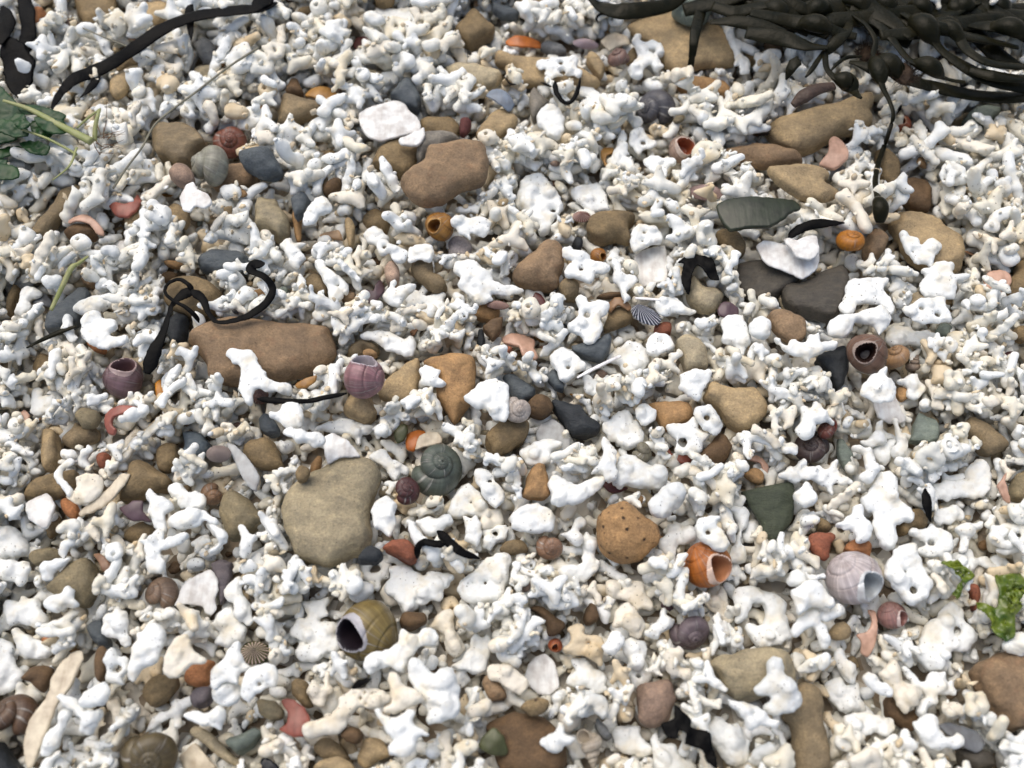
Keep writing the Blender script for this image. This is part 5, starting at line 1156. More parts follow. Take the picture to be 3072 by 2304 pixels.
def snail(code, cx, cy, size, axis, mouth, c_out, c_in, short, hz=.62, ribs=0, T=3.4, dark=None, W=2.0, lipw=.80, name='snail_shell', rough=None):
    px = tile(code, cx, cy); g = ground(*px, 3)
    mm = abs(ground(*tile(code, cx + size / 2, cy), 3)[0] - ground(*tile(code, cx - size / 2, cy), 3)[0])
    th = np.linspace(-2 * math.pi * T, 0, int(40 * T) + 1)
    if axis[2] >= .45 and W == 2.0: hz = max(hz, .84) if size < 460 else .76
    Gd = whorl_pts(hz, th, W=W, ribs=ribs)
    closed = axis[2] >= .45                                 # lying mouth down: the lip curves under and out of sight
    if closed:
        f = np.linspace(.12, 1, 12); a = np.maximum(1 - f ** 2, 0) ** .6
        ex = np.stack([whorl_pts(hz, np.array([x * 1.9]), max(y, .02), W=1.0)[0] * [1, 1, 1] - [0, 0, .25 * x] for x, y in zip(f, a)])
        Gd = np.concatenate([Gd, ex]); th = np.concatenate([th, f * 1.9])
    V = Gd.reshape(-1, 3); nph = Gd.shape[1]
    Fm = frame(axis, mouth)
    uv = np.stack([np.repeat(th / (2 * math.pi) + T, nph), np.tile(np.linspace(0, 1, nph), len(th))], 1)
    mid = (V.max(0) + V.min(0)) / 2
    Vr = (V - mid) @ Fm.T
    vis = np.stack([Vr @ RT, Vr @ UP], 1)
    k = mm / np.ptp(vis, 0).max()
    Vr = Vr * k
    zl = -Vr[:, 2].min()
    c = np.array([g[0], g[1], 3.0])
    loc, _ = settle(Vr, c, .5, lift=.12 * np.ptp(Vr[:, 2]))
    if closed:
        root = obj(name, mesh_of(name, Vr, grid_faces(len(th), nph), M_SNAIL, True, uv), None, loc, lin(c_out))
        reg(root, short, pix(loc), 'snail shell', mm, 'snail shells')
        return root
    root = obj(name, None, None, loc + [0, 0, -zl])
    sh = obj('whorls', mesh_of('whorls', Vr + [0, 0, zl], grid_faces(len(th), nph), M_SNAIL, True, uv), root, color=lin(c_out))
    # the mouth: a rounded lip and the inside wall of the last part of the tube
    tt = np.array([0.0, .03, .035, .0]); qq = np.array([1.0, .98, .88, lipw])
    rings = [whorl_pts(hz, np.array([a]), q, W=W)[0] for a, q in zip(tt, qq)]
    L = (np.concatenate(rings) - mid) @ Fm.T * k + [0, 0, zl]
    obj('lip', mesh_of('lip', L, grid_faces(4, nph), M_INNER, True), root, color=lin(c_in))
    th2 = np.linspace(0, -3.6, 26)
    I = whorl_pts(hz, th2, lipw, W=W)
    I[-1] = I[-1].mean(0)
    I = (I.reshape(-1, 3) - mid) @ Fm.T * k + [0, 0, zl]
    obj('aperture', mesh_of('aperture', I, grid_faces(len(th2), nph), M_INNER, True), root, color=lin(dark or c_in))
    reg(root, short, pix(loc), 'snail shell', mm, 'snail shells')
    return root
snail('00', 1905, 1180, 290, (.1, -.1, 1), (-.6, .8, 0), '#8e5a48', '#a87a66', '*reddish flat snail shell', .5)
snail('00', 1740, 1365, 340, (-.8, .35, .5), (.4, -.9, -.1), '#a3a392', '#8a8a80', '*grey striped snail shell', .75)
snail('02', 1190, 890, 310, (-.7, .05, .7), (.6, -.8, -.1), '#5b5b60', '#77777a', '*dark grey snail shell', .8)
snail('02', 880, 475, 185, (-.3, .6, .6), (.8, .2, -.2), '#8f7266', '#8a6a5c', '*pinkish brown striped snail', 1.0, 22)
snail('02', 1990, 900, 185, (-.5, .5, .6), (.6, -.3, .6), '#52443a', '#8a6a3a', 'small dark brown snail', .7)
snail('13', 775, 405, 235, (.05, .7, .65), (.6, -.5, -.6), '#bd7a22', '#c08a40', '*bright orange snail shell', .8)
snail('13', 1150, 1360, 225, (-.4, .7, .5), (.7, -.2, -.5), '#b08c64', '#b09070', '*tan snail beside the brown snail', 1.0)
snail('13', 1300, 1430, 165, (.2, .9, .3), (.5, -.2, .5), '#9c8c7a', '#8a7a68', '*ribbed little spire shell', 2.1, 26, 5.2, W=1.55, name='spire_shell')
snail('20', 1755, 920, 195, (.2, -.3, .93), (.4, .9, 0), '#aa8868', '#c8c0bc', '*tan ribbed coiled shell', .55, 24)
snail('20', 1960, 375, 130, (.4, -.2, .8), (-.8, .2, .3), '#604438', '#806050', 'small dark red-brown snail', .8)
snail('21', 1510, 720, 440, (.36, .30, .88), (-.8, -.2, -.3), '#5e675c', '#767c70', '*big dark green snail shell', .72)
snail('21', 1255, 885, 230, (.32, .28, .9), (-.6, -.7, -.3), '#5e3a38', '#6a4a44', '*dark red snail shell', .7)
snail('22', 310, 1360, 225, (.05, -.15, .95), (-.5, .8, 0), '#9e7c62', '#8a6a58', '*brown snail with a dark tip', .75)
snail('22', 40, 215, 230, (.1, -.1, .95), (-.2, .9, .3), '#d2c8bc', '#c8bcae', '*cream coiled shell', .7)
snail('22', 1085, 570, 180, (.5, .4, .5), (-.4, .3, .8), '#8a8672', '#5a4438', '*greenish broken snail', .7)
snail('21', 30, 100, 150, (.3, -.3, .9), (-.8, -.4, 0), '#7c5c52', '#8a7064', 'small brown snail', .7)
snail('23', 450, 520, 300, (-.3, .5, .8), (.8, .1, .1), '#544440', '#7a3c34', '*dark brown broken snail', .7)
snail('23', 590, 380, 170, (-.5, .5, .4), (.5, -.1, .8), '#6a3a30', '#82463a', 'maroon broken whorl', .6)
snail('32', 1480, 540, 330, (.2, -.4, .85), (-.8, -.2, .2), '#7e7074', '#94868a', '*purple-grey snail shell', .72)
snail('30', 1240, 1560, 470, (.22, -.2, .95), (-.8, .4, 0), '#6c6044', '#6a6048', '*big olive-brown flat snail', .45)
snail('30', 1340, 200, 285, (-.45, .45, .65), (.3, -.8, .35), '#98806a', '#c8bcae', '*tan ribbed snail', .8, 20)
snail('30', 110, 1210, 390, (-.3, .7, .5), (.5, -.5, .5), '#6e5642', '#9a9088', '*chestnut snail at the edge', .8)
snail('32', 650, 1500, 300, (.1, -.95, .2), (-.4, .2, .8), '#d0c6b2', '#c0b4a0', '*cream turret shell', 2.3, 26, 5.6, W=1.5, name='spire_shell')

def globe(code, cx, cy, size, axis, mdir, c_out, c_in, dark, short, mouth=.6, tall=.92):
    """rounded winkles lying with the mouth in view: body with a low coiled spire, a lip and a hollow"""
    px = tile(code, cx, cy); g = ground(*px, 3)
    Rm = abs(ground(*tile(code, cx + size / 2, cy), 3)[0] - g[0])
    n, k = 91, 150
    psi = np.linspace(-math.pi / 2, math.pi / 2, n); lam = np.linspace(0, 2 * math.pi, k)
    PS, LA = np.meshgrid(psi, lam, indexing='ij')
    z = camdir(*axis); mv = camdir(*mdir)
    x = mv - z * (mv @ z); x /= np.linalg.norm(x)
    F = np.stack([x, np.cross(z, x), z], 1)
    md = F.T @ mv
    # the coil: a groove that winds in towards the tip, and a whorl that swells towards the mouth
    p0 = .30; q = np.clip((PS - p0) / (math.pi / 2 - p0), 0, 1)
    fr = (-LA / (2 * math.pi) + 2.3 * q ** .8) % 1.0
    gr = np.exp(-((fr - .5) / .07) ** 2) * sstep(.02, .2, q) * (1 - .5 * q)
    rad = 1 - .07 * gr + .05 * np.cos(LA - .9) * np.cos(PS) + .012 * vnoise(np.stack([np.cos(LA) * 3, np.sin(LA) * 3, PS * 3], -1), .8, 3)
    P = np.stack([np.cos(PS) * np.cos(LA), np.cos(PS) * np.sin(LA), np.where(PS > 0, 1.02, .86) * np.sin(PS) * (1 + .12 * q)], -1) * rad[..., None]
    P[..., 2] *= tall
    u = np.cross([0, 0, 1.0], md); u /= np.linalg.norm(u); v = np.cross(md, u)
    N = P / np.linalg.norm(P, axis=-1, keepdims=True)
    uu, vv, ww = N @ u, N @ v, N @ md
    a, b = mouth * .78, mouth
    th = np.arctan2(vv, uu)
    e = np.hypot(uu / (a * np.clip(1 - .2 * vv / b, .5, 1.5)), vv / b) + .015 * np.sin(3 * th)
    e = np.where(ww > 0, e, 9)
    P = P - md * (1.05 * sstep(1.0, .45, e) * np.clip(ww, 0, 1))[..., None] + N * (.05 * np.exp(-((e - 1.06) / .12) ** 2))[..., None]
    col_ = np.arctan2(-(md @ [0, 0, 1]) * 0 + .2, -1.0)
    eo = 1.10 + .42 * np.maximum(0, np.cos(th - col_)) ** 2
    V = (P.reshape(-1, 3) * Rm) @ F.T
    Q = grid_faces(n, k)
    ef = e.ravel()[Q].mean(1); lf = (e - eo).ravel()[Q].mean(1)
    uv = np.stack([LA.ravel() / (2 * math.pi) * 1.6, .5 + PS.ravel() / math.pi * .5 + .5], 1)
    loc, _ = settle(V, np.array([g[0], g[1], 3.0]), .5, lift=.30 * Rm)
    zl = -V[:, 2].min()
    root = obj('snail_shell', None, None, loc - [0, 0, zl])
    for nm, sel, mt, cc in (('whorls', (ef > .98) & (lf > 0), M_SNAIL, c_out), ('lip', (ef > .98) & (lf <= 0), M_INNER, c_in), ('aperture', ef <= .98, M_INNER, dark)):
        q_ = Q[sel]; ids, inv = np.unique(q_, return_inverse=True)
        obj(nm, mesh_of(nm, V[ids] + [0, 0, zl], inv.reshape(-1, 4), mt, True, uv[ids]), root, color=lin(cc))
    reg(root, short, pix(loc), 'snail shell', 2 * Rm, 'snail shells')
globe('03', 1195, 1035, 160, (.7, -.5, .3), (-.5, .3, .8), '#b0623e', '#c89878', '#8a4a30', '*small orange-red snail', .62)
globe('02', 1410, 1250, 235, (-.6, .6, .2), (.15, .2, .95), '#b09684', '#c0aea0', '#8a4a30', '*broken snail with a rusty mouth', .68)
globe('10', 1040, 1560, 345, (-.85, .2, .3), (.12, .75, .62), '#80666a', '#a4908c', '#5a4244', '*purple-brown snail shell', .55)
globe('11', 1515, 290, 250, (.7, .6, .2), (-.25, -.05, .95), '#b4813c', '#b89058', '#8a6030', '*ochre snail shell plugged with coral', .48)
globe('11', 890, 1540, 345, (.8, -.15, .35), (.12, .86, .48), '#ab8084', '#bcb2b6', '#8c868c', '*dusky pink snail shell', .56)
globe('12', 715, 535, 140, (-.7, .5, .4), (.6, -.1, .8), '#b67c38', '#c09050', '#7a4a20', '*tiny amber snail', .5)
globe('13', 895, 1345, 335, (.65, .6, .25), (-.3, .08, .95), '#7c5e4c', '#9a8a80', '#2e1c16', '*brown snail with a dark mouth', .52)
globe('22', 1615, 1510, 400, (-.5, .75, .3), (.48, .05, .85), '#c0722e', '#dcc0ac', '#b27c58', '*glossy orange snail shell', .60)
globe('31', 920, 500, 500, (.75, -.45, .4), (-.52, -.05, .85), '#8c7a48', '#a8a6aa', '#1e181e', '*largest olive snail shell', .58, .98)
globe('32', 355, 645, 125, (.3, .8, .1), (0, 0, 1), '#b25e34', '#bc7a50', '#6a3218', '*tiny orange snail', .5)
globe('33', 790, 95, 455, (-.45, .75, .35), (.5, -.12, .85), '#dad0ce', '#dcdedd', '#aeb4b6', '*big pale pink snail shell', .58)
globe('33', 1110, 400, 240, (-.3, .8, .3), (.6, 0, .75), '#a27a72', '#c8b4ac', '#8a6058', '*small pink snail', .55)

def dome(code, cx, cy, wpx, hpx, ang, hgt, colr, short, mat, name, tip=(0, 0), nr=30, ridge=.05, cat='limpet shell', grp='limpet shells'):
    """limpets: ribbed cones with their tip off centre; ribbed cowries: low ovals"""
    px = tile(code, cx, cy); g = ground(*px, 3)
    k = abs(ground(*tile(code, cx + 100, cy), 3)[0] - g[0]) / 100
    a, b = wpx * k / 2, hpx * k / 2
    n, mth = 18, 96
    r = np.linspace(0, 1, n); t = np.linspace(0, 2 * math.pi, mth + 1)
    rr, tt = np.meshgrid(r, t, indexing='ij')
    rib = 1 + ridge * np.sin(tt * nr) * sstep(.1, .5, rr)
    z = (hgt * (1 - rr ** (1.25 if cat == 'limpet shell' else 2.2))) * (1 + .3 * (rib - 1)) + .05 * np.sin(rr * 40)
    X = a * rr * np.cos(tt) * rib + tip[0] * a * (1 - rr); Y = b * rr * np.sin(tt) * rib + tip[1] * b * (1 - rr)
    X, Y = X * math.cos(ang) - Y * math.sin(ang), X * math.sin(ang) + Y * math.cos(ang)
    V = np.stack([X, Y, z], -1).reshape(-1, 3)
    U = V * [.93, .93, .9] - [0, 0, .45]
    VV = np.concatenate([V, U]); fa = grid_faces(n, mth + 1)
    e = (n - 1) * (mth + 1) + np.arange(mth)
    rim = np.stack([e, e + 1, e + 1 + len(V), e + len(V)], 1)
    Q = np.concatenate([fa, fa[:, ::-1] + len(V), rim])
    uv = np.stack([tt.ravel() / (2 * math.pi), rr.ravel()], 1)
    if cat != 'limpet shell': uv = np.stack([X.ravel() * .14, Y.ravel() * .14], 1)
    uv = np.concatenate([uv, uv])
    tx, ty = rng.normal(0, .08, 2)
    VV = VV @ np.array(Matrix.Rotation(tx, 3, 'X') @ Matrix.Rotation(ty, 3, 'Y')).T
    loc, _ = settle(VV, np.array([g[0], g[1], 3.0]), .75, lift=1.5)
    o = obj(name, mesh_of(name, VV, Q, mat, True, uv), None, loc, lin(colr))
    reg(o, short, pix(loc), cat, 2 * a, grp)
dome('12', 1115, 1025, 260, 150, -.45, 3.2, '#3c414e', '*blue-black striped limpet', M_RIBL, 'limpet_shell', (-.75, .3), 34)
dome('12', 578, 205, 150, 110, 0, 2.2, '#86594c', '*small red-brown limpet', M_RIB, 'limpet_shell', (0, 0), 24)
dome('30', 2110, 705, 250, 190, 0, 2.4, '#565634', '*olive limpet with fine stripes', M_RIB, 'limpet_shell', (.1, .2), 40, .03)
dome('02', 1605, 1600, 300, 160, .03, 3.2, '#a88a86', '*pink ribbed cowrie', M_RIB, 'cowrie_shell', (0, 0), 30, .02, 'cowrie shell', 'cowrie shells')
dome('02', 610, 365, 220, 95, -.1, 2.2, '#b8a6b0', '*lilac ribbed cowrie', M_RIB, 'cowrie_shell', (0, 0), 26, .02, 'cowrie shell', 'cowrie shells')
dome('11', 2005, 940, 190, 80, -.15, 1.8, '#8c6454', '*small brown ribbed shell', M_RIB, 'cowrie_shell', (0, 0), 20, .02, 'cowrie shell', 'cowrie shells')
dome('20', 1815, 580, 210, 150, -.2, 2.8, '#645c54', '*grey-brown ribbed cowrie', M_RIB, 'cowrie_shell', (0, 0), 30, .02, 'cowrie shell', 'cowrie shells')

# ------------------------------------------------------------------ the larger coral pieces of the photograph
for it in read(CORALTXT): trace(it)

# ------------------------------------------------------------------ coral filling the gaps up to the surface
VIEW = (-215, 215, -135, 185)
scatter(900, ALL, 'coral', 6, .10, .75, TOPT)
scatter(70, VIEW, 'pebble', 9, .02, .7, ['x'])
scatter(80, VIEW, 'chip', 8, .02, .7, ['x'])
scatter(3500, (GX0 + 8, GX1 - 8, GY0 + 8, 45), 'coral', 9, .10, .72, TOPT * 2 + ['c', 'p', 't'])
scatter(1900, (GX0 + 8, GX1 - 8, 35, GY1 - 8), 'coral', 9, .10, .72, TOPT * 2 + ['c', 'p', 't'], first=7)
scatter(30, VIEW, 'chip', 4, .02, .7, ['x'])
scatter(60, VIEW, 'pebble', 5, .02, .7, ['x'])
scatter(1250, (-215, 215, -135, 45), 'coral', 10, .12, .7, TOPT)
scatter(620, (-215, 215, 35, 185), 'coral', 10, .12, .7, TOPT, first=7)
scatter(5200, VIEW, 'grit', 3, .02, .6, ['w', 'o', 'c', 'p', 'c', 'd', 't', 'w', 'o'])

# ------------------------------------------------------------------ seaweed, grass and the green plant
def catmull(P, n=10):
    P = np.asarray(P, float); P = np.vstack([2 * P[0] - P[1], P, 2 * P[-1] - P[-2]]); out = []
    for i in range(1, len(P) - 2):
        a, b, c, d = P[i - 1:i + 3]
        for t in np.arange(n) / n:
            out.append(.5 * (2 * b + (c - a) * t + (2 * a - 5 * b + 4 * c - d) * t * t + (3 * b - a - 3 * c + d) * t ** 3))
    out.append(P[-2])
    return np.array(out)
def sweep(C, wid, thk, m=10, twist=None):
    """a strap along C: half-widths wid, half-thicknesses thk"""
    T = np.gradient(C, axis=0); T /= np.linalg.norm(T, axis=1)[:, None] + 1e-9
    side = np.cross(T, [0, 0, 1.0]); nn = np.linalg.norm(side, axis=1)[:, None]
    side = np.where(nn > .05, side / np.maximum(nn, 1e-6), [1.0, 0, 0])
    up = np.cross(side, T)
    if twist is not None:
        cs, sn = np.cos(twist)[:, None], np.sin(twist)[:, None]
        side, up = side * cs + up * sn, up * cs - side * sn
    ph = np.arange(m) / m * 2 * math.pi
    V = C[:, None] + side[:, None] * (np.cos(ph)[None, :, None] * np.asarray(wid)[:, None, None]) + up[:, None] * (np.sin(ph)[None, :, None] * np.asarray(thk)[:, None, None])
    n = len(C); V = V.reshape(-1, 3); Q = []
    i, j = np.meshgrid(np.arange(n - 1), np.arange(m), indexing='ij')
    a = (i * m + j).ravel(); b = (i * m + (j + 1) % m).ravel()
    Q = np.stack([a, a + m, b + m, b], 1)
    V = np.vstack([V, C[0], C[-1]]); k = len(V) - 2
    caps = np.array([[j, (j + 1) % m, k, k] for j in range(m)] + [[(n - 1) * m + (j + 1) % m, (n - 1) * m + j, k + 1, k + 1] for j in range(m)])
    return V, Q, caps
def sweep_mesh(name, C, wid, thk, mat, m=10, twist=None, base=(0, 0, 0)):
    V, Q, caps = sweep(C, wid, thk, m, twist)
    tri = caps[:, :3]
    me = bpy.data.meshes.new(name)
    me.from_pydata([tuple(x) for x in (V - base) * S], [], [tuple(map(int, q)) for q in Q] + [tuple(map(int, q)) for q in tri])
    me.polygons.foreach_set('use_smooth', np.ones(len(me.polygons), bool))
    me.materials.append(mat); me.update()
    return me
def height_along(P2, wid):
    z = []
    for (x, y), ww in zip(P2, wid):
        i, j, k = int(x - GX0), int(y - GY0), max(1, int(ww * .7))
        s = H[max(0, i - k):i + k + 1, max(0, j - k):j + k + 1]
        z.append(np.quantile(s, .93) if s.size else 0)
    return np.array(z)
def stamp(C, wid, top, idn, protect=False):
    for (x, y, z), ww, t in zip(C, wid, top):
        k = int(math.ceil(ww)); i, j = int(x - GX0), int(y - GY0)
        if i < 0 or j < 0 or i >= H.shape[0] or j >= H.shape[1]: continue
        for a in range(max(0, i - k), min(H.shape[0], i + k + 1)):
            for b in range(max(0, j - k), min(H.shape[1], j + k + 1)):
                if (a - i) ** 2 + (b - j) ** 2 <= ww * ww:
                    if z + t > H[a, b]: H[a, b] = z + t; IDM[a, b] = idn
                    if protect: MASK[a, b] = True
def path3(code, pts, wid, zref=3.0, n=10, lifts=None, press=.75):
    P = np.array([ground(*tile(code, x, y), zref)[:2] for x, y in pts])
    C2 = catmull(P, n)
    wv = np.interp(np.linspace(0, 1, len(C2)), np.linspace(0, 1, len(wid)), wid) if not np.isscalar(wid) else np.full(len(C2), wid)
    z = height_along(C2, wv)
    kk = 7; zp = np.pad(z, kk, mode='edge')
    zm = np.array([zp[i:i + 2 * kk + 1].max() for i in range(len(z))]) * press + np.array([zp[i:i + 2 * kk + 1].mean() for i in range(len(z))]) * (1 - press)
    zp = np.pad(zm, kk, mode='edge'); z = np.array([zp[i:i + 2 * kk + 1].mean() for i in range(len(zm))])
    if lifts is not None: z = z + np.interp(np.linspace(0, 1, len(z)), np.linspace(0, 1, len(lifts)), lifts)
    C = np.column_stack([C2, z])
    for k in range(len(C)):                               # keep the line of sight of each point
        f = (C[k, 2] - zref) / (CAM[2] - zref); C[k, :2] += (CAM[:2] - C[k, :2]) * f
    return C, wv
def strap(code, pts, wid, thk, mat, name, short, cat, grp=None, lifts=None, m=10, twist=None, parent=None, n=10, zref=3.0):
    if mat is M_BLACK: wid = [x * (1.35 if code == '00' else 1.05) for x in wid]; thk *= .8
    C, wv = path3(code, pts, wid, zref, n, lifts)
    if mat is M_BLACK:
        nn_ = len(C); e = np.minimum(np.arange(nn_), np.arange(nn_)[::-1]) / 4.0
        q_ = np.column_stack([np.arange(nn_) * 1.0, np.zeros(nn_), np.zeros(nn_)])
        wv = wv * (1 + .10 * vnoise(q_, 4.0, SEED[0]) + .05 * vnoise(q_, 1.5, SEED[0] + 2)) * np.clip(.35 + .65 * e, 0, 1)
        C[:, :2] += .12 * np.column_stack([vnoise(q_, 3.0, SEED[0] + 4), vnoise(q_, 3.0, SEED[0] + 6)]); C[:, 2] += .15 * vnoise(q_, 2.5, SEED[0] + 8); SEED[0] += 1
        if twist is None: twist = list(.22 * np.sin(np.linspace(0, 7, 12) + SEED[0]))
    C[:, 2] += thk
    tk = np.full(len(C), thk) * np.clip(wv / max(wv.max(), .1), .4, 1)
    tw = None if twist is None else np.interp(np.linspace(0, 1, len(C)), np.linspace(0, 1, len(twist)), twist)
    NEXT[0] += 1; stamp(C, wv, tk, NEXT[0])
    base = C[len(C) // 2].copy() if parent is None else np.zeros(3)
    me = sweep_mesh(name, C, wv, tk, mat, m, tw, base)
    if parent is not None:
        return obj(name, me, parent[0], -np.array(parent[1]))
    o = obj(name, me, None, base)
    reg(o, short, pix(base), cat, 30, grp)
    return o
KB = 'black_seaweed'
def black(code, pts, wid, short, thk=.5, **kw):
    return strap(code, pts, wid, thk, M_BLACK, 'seaweed_strand', short, 'seaweed', 'black seaweed strands', **kw)
def family(name, short, cat, base, grp=None):              # an Empty and its offset, for things with several blades
    o = obj(name, None, None, base); reg(o, short, pix(base), cat, 30, grp)
    return o, base
bs = ground(*tile('00', 1100, 420), 3)
fam = family('seaweed_strand', '*long black strap of seaweed', 'seaweed', bs, 'black seaweed strands')
strap('00', [(2300, 30), (2130, 80), (1900, 100), (1600, 150), (1350, 250), (1100, 420), (880, 560), (650, 650), (540, 740), (470, 840), (430, 930)], [1.4, 2.2, 2.3, 2.2, 2.1, 2.0, 2.0, 1.9, 1.4, 1.1, .5], .6, M_BLACK, 'blade', '', '', parent=fam)
strap('00', [(830, 600), (760, 730), (670, 815)], [1.4, 1.1, .4], .5, M_BLACK, 'side_branch', '', '', parent=fam)
strap('00', [(1590, 20), (1575, 90), (1580, 200), (1590, 340)], [.5, 1.2, 1.2, .6], .5, M_BLACK, 'side_branch', '', '', parent=fam)
strap('01', [(110, -60), (60, 20), (-40, 90), (-200, 70)], [2.6, 3.2, 2.6, 1.0], .7, M_BLACK, 'blade', '', '', parent=fam)
black('00', [(190, -60), (230, 120), (240, 300), (200, 470)], [1.6, 2.2, 2.4, 1.6], 'broad dark seaweed blade at the top corner', .7)
black('00', [(60, 300), (110, 430), (160, 560), (160, 700), (150, 820)], [1.2, 3.6, 4.4, 3.2, .5], 'dark forked seaweed blade beside the strap', .7)
black('00', [(20, 60), (60, 200), (10, 380)], [1.4, 2.4, 1.2], 'dark seaweed scrap at the edge', .6)
bs = ground(*tile('10', 1500, 900), 3)
fam = family('seaweed_strand', '*curled black seaweed loop', 'seaweed', bs, 'black seaweed strands')
strap('10', [(1225, 1510), (1280, 1340), (1350, 1180), (1400, 1030), (1440, 930), (1530, 850), (1610, 830)], [2.3, 2.2, 1.3, .8, .9, 1.7, 1.5], .5, M_BLACK, 'blade', '', '', parent=fam, lifts=[0, .5, 1, 1.5, 2, 2, 2])
strap('10', [(1600, 830), (1560, 765), (1480, 730), (1400, 765), (1370, 830), (1420, 890), (1540, 960), (1620, 1030), (1655, 1090)], [1.0, .7, .6, .55, .5, .5, .6, .8, .5], .45, M_BLACK, 'tendril', '', '', parent=fam, lifts=[2, 3.5, 4, 4, 3, 3, 2, 1, 0])
strap('10', [(1590, 820), (1680, 890), (1730, 1000), (1800, 1080), (1950, 1070), (2100, 1010), (2230, 900), (2260, 790), (2190, 705), (2090, 660), (2110, 610), (2200, 600)], [1.6, 1.3, .8, .7, .9, 1.3, 1.2, 1.1, 1.1, 1.4, 2.0, 1.4], .5, M_BLACK, 'blade', '', '', parent=fam, lifts=[2, 2, 1.5, 1, 1, 1, 1, 1, 1, 1, 1.5, 1])
black('21', [(760, 80), (560, 120), (380, 150), (150, 140), (10, 130)], [.6, .8, .9, 1.0, .7], '*thin purple-black seaweed strip')
bs = ground(*tile('21', 1600, 1320), 3)
fam = family('seaweed_strand', '*small forked black seaweed', 'seaweed', bs, 'black seaweed strands')
strap('21', [(1860, 1455), (1720, 1400), (1620, 1330), (1560, 1270), (1505, 1225)], [.6, 1.2, 1.4, 1.2, .9], .6, M_BLACK, 'blade', '', '', parent=fam, lifts=[0, .5, 1, 1, .5])
strap('21', [(1570, 1330), (1480, 1330), (1400, 1315), (1345, 1360), (1335, 1450)], [1.1, 1.1, 1.0, .9, .8], .6, M_BLACK, 'side_branch', '', '', parent=fam, lifts=[1, 1.5, 1.5, 1, 0])
black('02', [(235, 690), (330, 725)], [.4, .6], 'short black seaweed tip on the tan slab')
bs = ground(*tile('02', 440, 800), 3)
fam = family('seaweed_strand', '*small black seaweed hook', 'seaweed', bs, 'black seaweed strands')
strap('02', [(355, 680), (370, 780), (440, 860), (510, 830), (550, 740), (565, 650)], [.9, .95, .9, .8, .7, .35], .6, M_BLACK, 'blade', '', '', parent=fam, lifts=[1, 1, .5, 1, 2, 4])
black('02', [(790, 120), (730, 125), (700, 160), (715, 200)], [.5, .5, .4, .2], 'tiny black hooked tip under the wrack')
black('13', [(250, 400), (320, 330), (420, 285), (540, 265), (720, 262)], [.9, 1.6, 1.7, 1.6, .8], 'black strip of seaweed beside the oyster plate', .6)
black('23', [(1385, 870), (1405, 1000), (1430, 1150)], [.9, 1.5, .9], 'dark green-black weed strip beside the white star', .5)
black('31', [(800, 1000), (860, 960), (960, 920)], [.6, 1.0, .5], 'black scrap under the olive snail', .5)
def blade(code, pts, seed, short, lift=.8):
    G3 = np.array([ground(*tile(code, *p), 4) for p in pts]); c = np.array([*((G3[:, :2].max(0) + G3[:, :2].min(0)) / 2), 4.0])
    V, Q = body(closed_curve(G3[:, :2] - c[:2], 3, .4), .7, 'crumple', seed)
    x0, y0, b, tp = raster(V + [c[0], c[1], 0]); wnd = window(x0, y0, b.shape); mm_ = b < 900
    c[2] = np.quantile((H[wnd] - b)[mm_], .75) + lift
    NEXT[0] += 1; IDM[wnd][mm_] = NEXT[0]; H[wnd] = np.where(mm_, np.maximum(H[wnd], tp + c[2]), H[wnd])
    o = obj('seaweed_scrap', mesh_of('seaweed_scrap', V, Q, M_BLACK), None, c)
    reg(o, short, pix(c), 'seaweed', 15, 'black seaweed scraps')
blade('12', [(1345, 675), (1400, 620), (1460, 588), (1540, 620), (1625, 632), (1660, 715), (1692, 825), (1610, 812), (1545, 735), (1505, 700), (1465, 790), (1445, 935), (1392, 885), (1372, 800), (1392, 690)], 951, '*black ragged seaweed scrap over the notched stone')
blade('32', [(1300, 1150), (1350, 1190), (1440, 1280), (1445, 1345), (1590, 1380), (1605, 1480), (1640, 1560), (1660, 1690), (1560, 1620), (1525, 1530), (1380, 1485), (1395, 1400), (1340, 1380), (1330, 1450), (1240, 1430), (1195, 1320), (1300, 1270)], 952, '*crumpled black seaweed blade')
black('01', [(2060, 640), (2110, 700), (2160, 705)], [.3, .4, .2], 'tiny black weed thread by the tan slab', .4)
strap('00', [(660, 225), (880, 320), (1080, 400), (1240, 485)], [.28, .28, .26, .2], .26, M_STALK, 'grass_stalk', 'thin grey grass stalk across the black strap', 'grass stalk', 'dry grass stalks', m=8, lifts=[1, 1, 1, 0])
strap('00', [(2150, 400), (1900, 560), (1640, 760), (1400, 940), (1280, 1050), (1180, 1230), (1060, 1390), (940, 1570)], [.45, .42, .40, .40, .38, .36, .36, .42], .38, M_STALK, 'grass_stalk', '*long bent grass stalk', 'grass stalk', 'dry grass stalks', m=8, lifts=[1.2, 1, .8, .6, .8, .8, .6, .3])
strap('10', [(430, 990), (520, 800), (600, 640), (660, 600), (740, 540)], [.7, .9, 1.0, .7, .4], .7, M_STEM, 'plant_stalk', 'olive plant stalk beside the dark blade stone', 'plant stalk', None, m=8)
strap('10', [(225, 1300), (360, 1230), (520, 1160), (640, 1120)], [.3, .8, .9, .5], .5, M_WRACK, 'seaweed_strand', 'dull green weed strip below the dark blade stone', 'seaweed', 'black seaweed strands')
strap('12', [(540, 1545), (640, 1490), (800, 1410), (900, 1365)], [.35, .6, .6, .5], .4, M_WHITE, 'shell_splinter', 'long thin white shell splinter', 'shell piece', 'broken shell pieces', m=8)
strap('12', [(1020, 885), (1120, 890), (1230, 900)], [.4, .5, .4], .35, M_WHITE, 'shell_splinter', 'thin pale shell splinter above the limpet', 'shell piece', 'broken shell pieces', m=8)

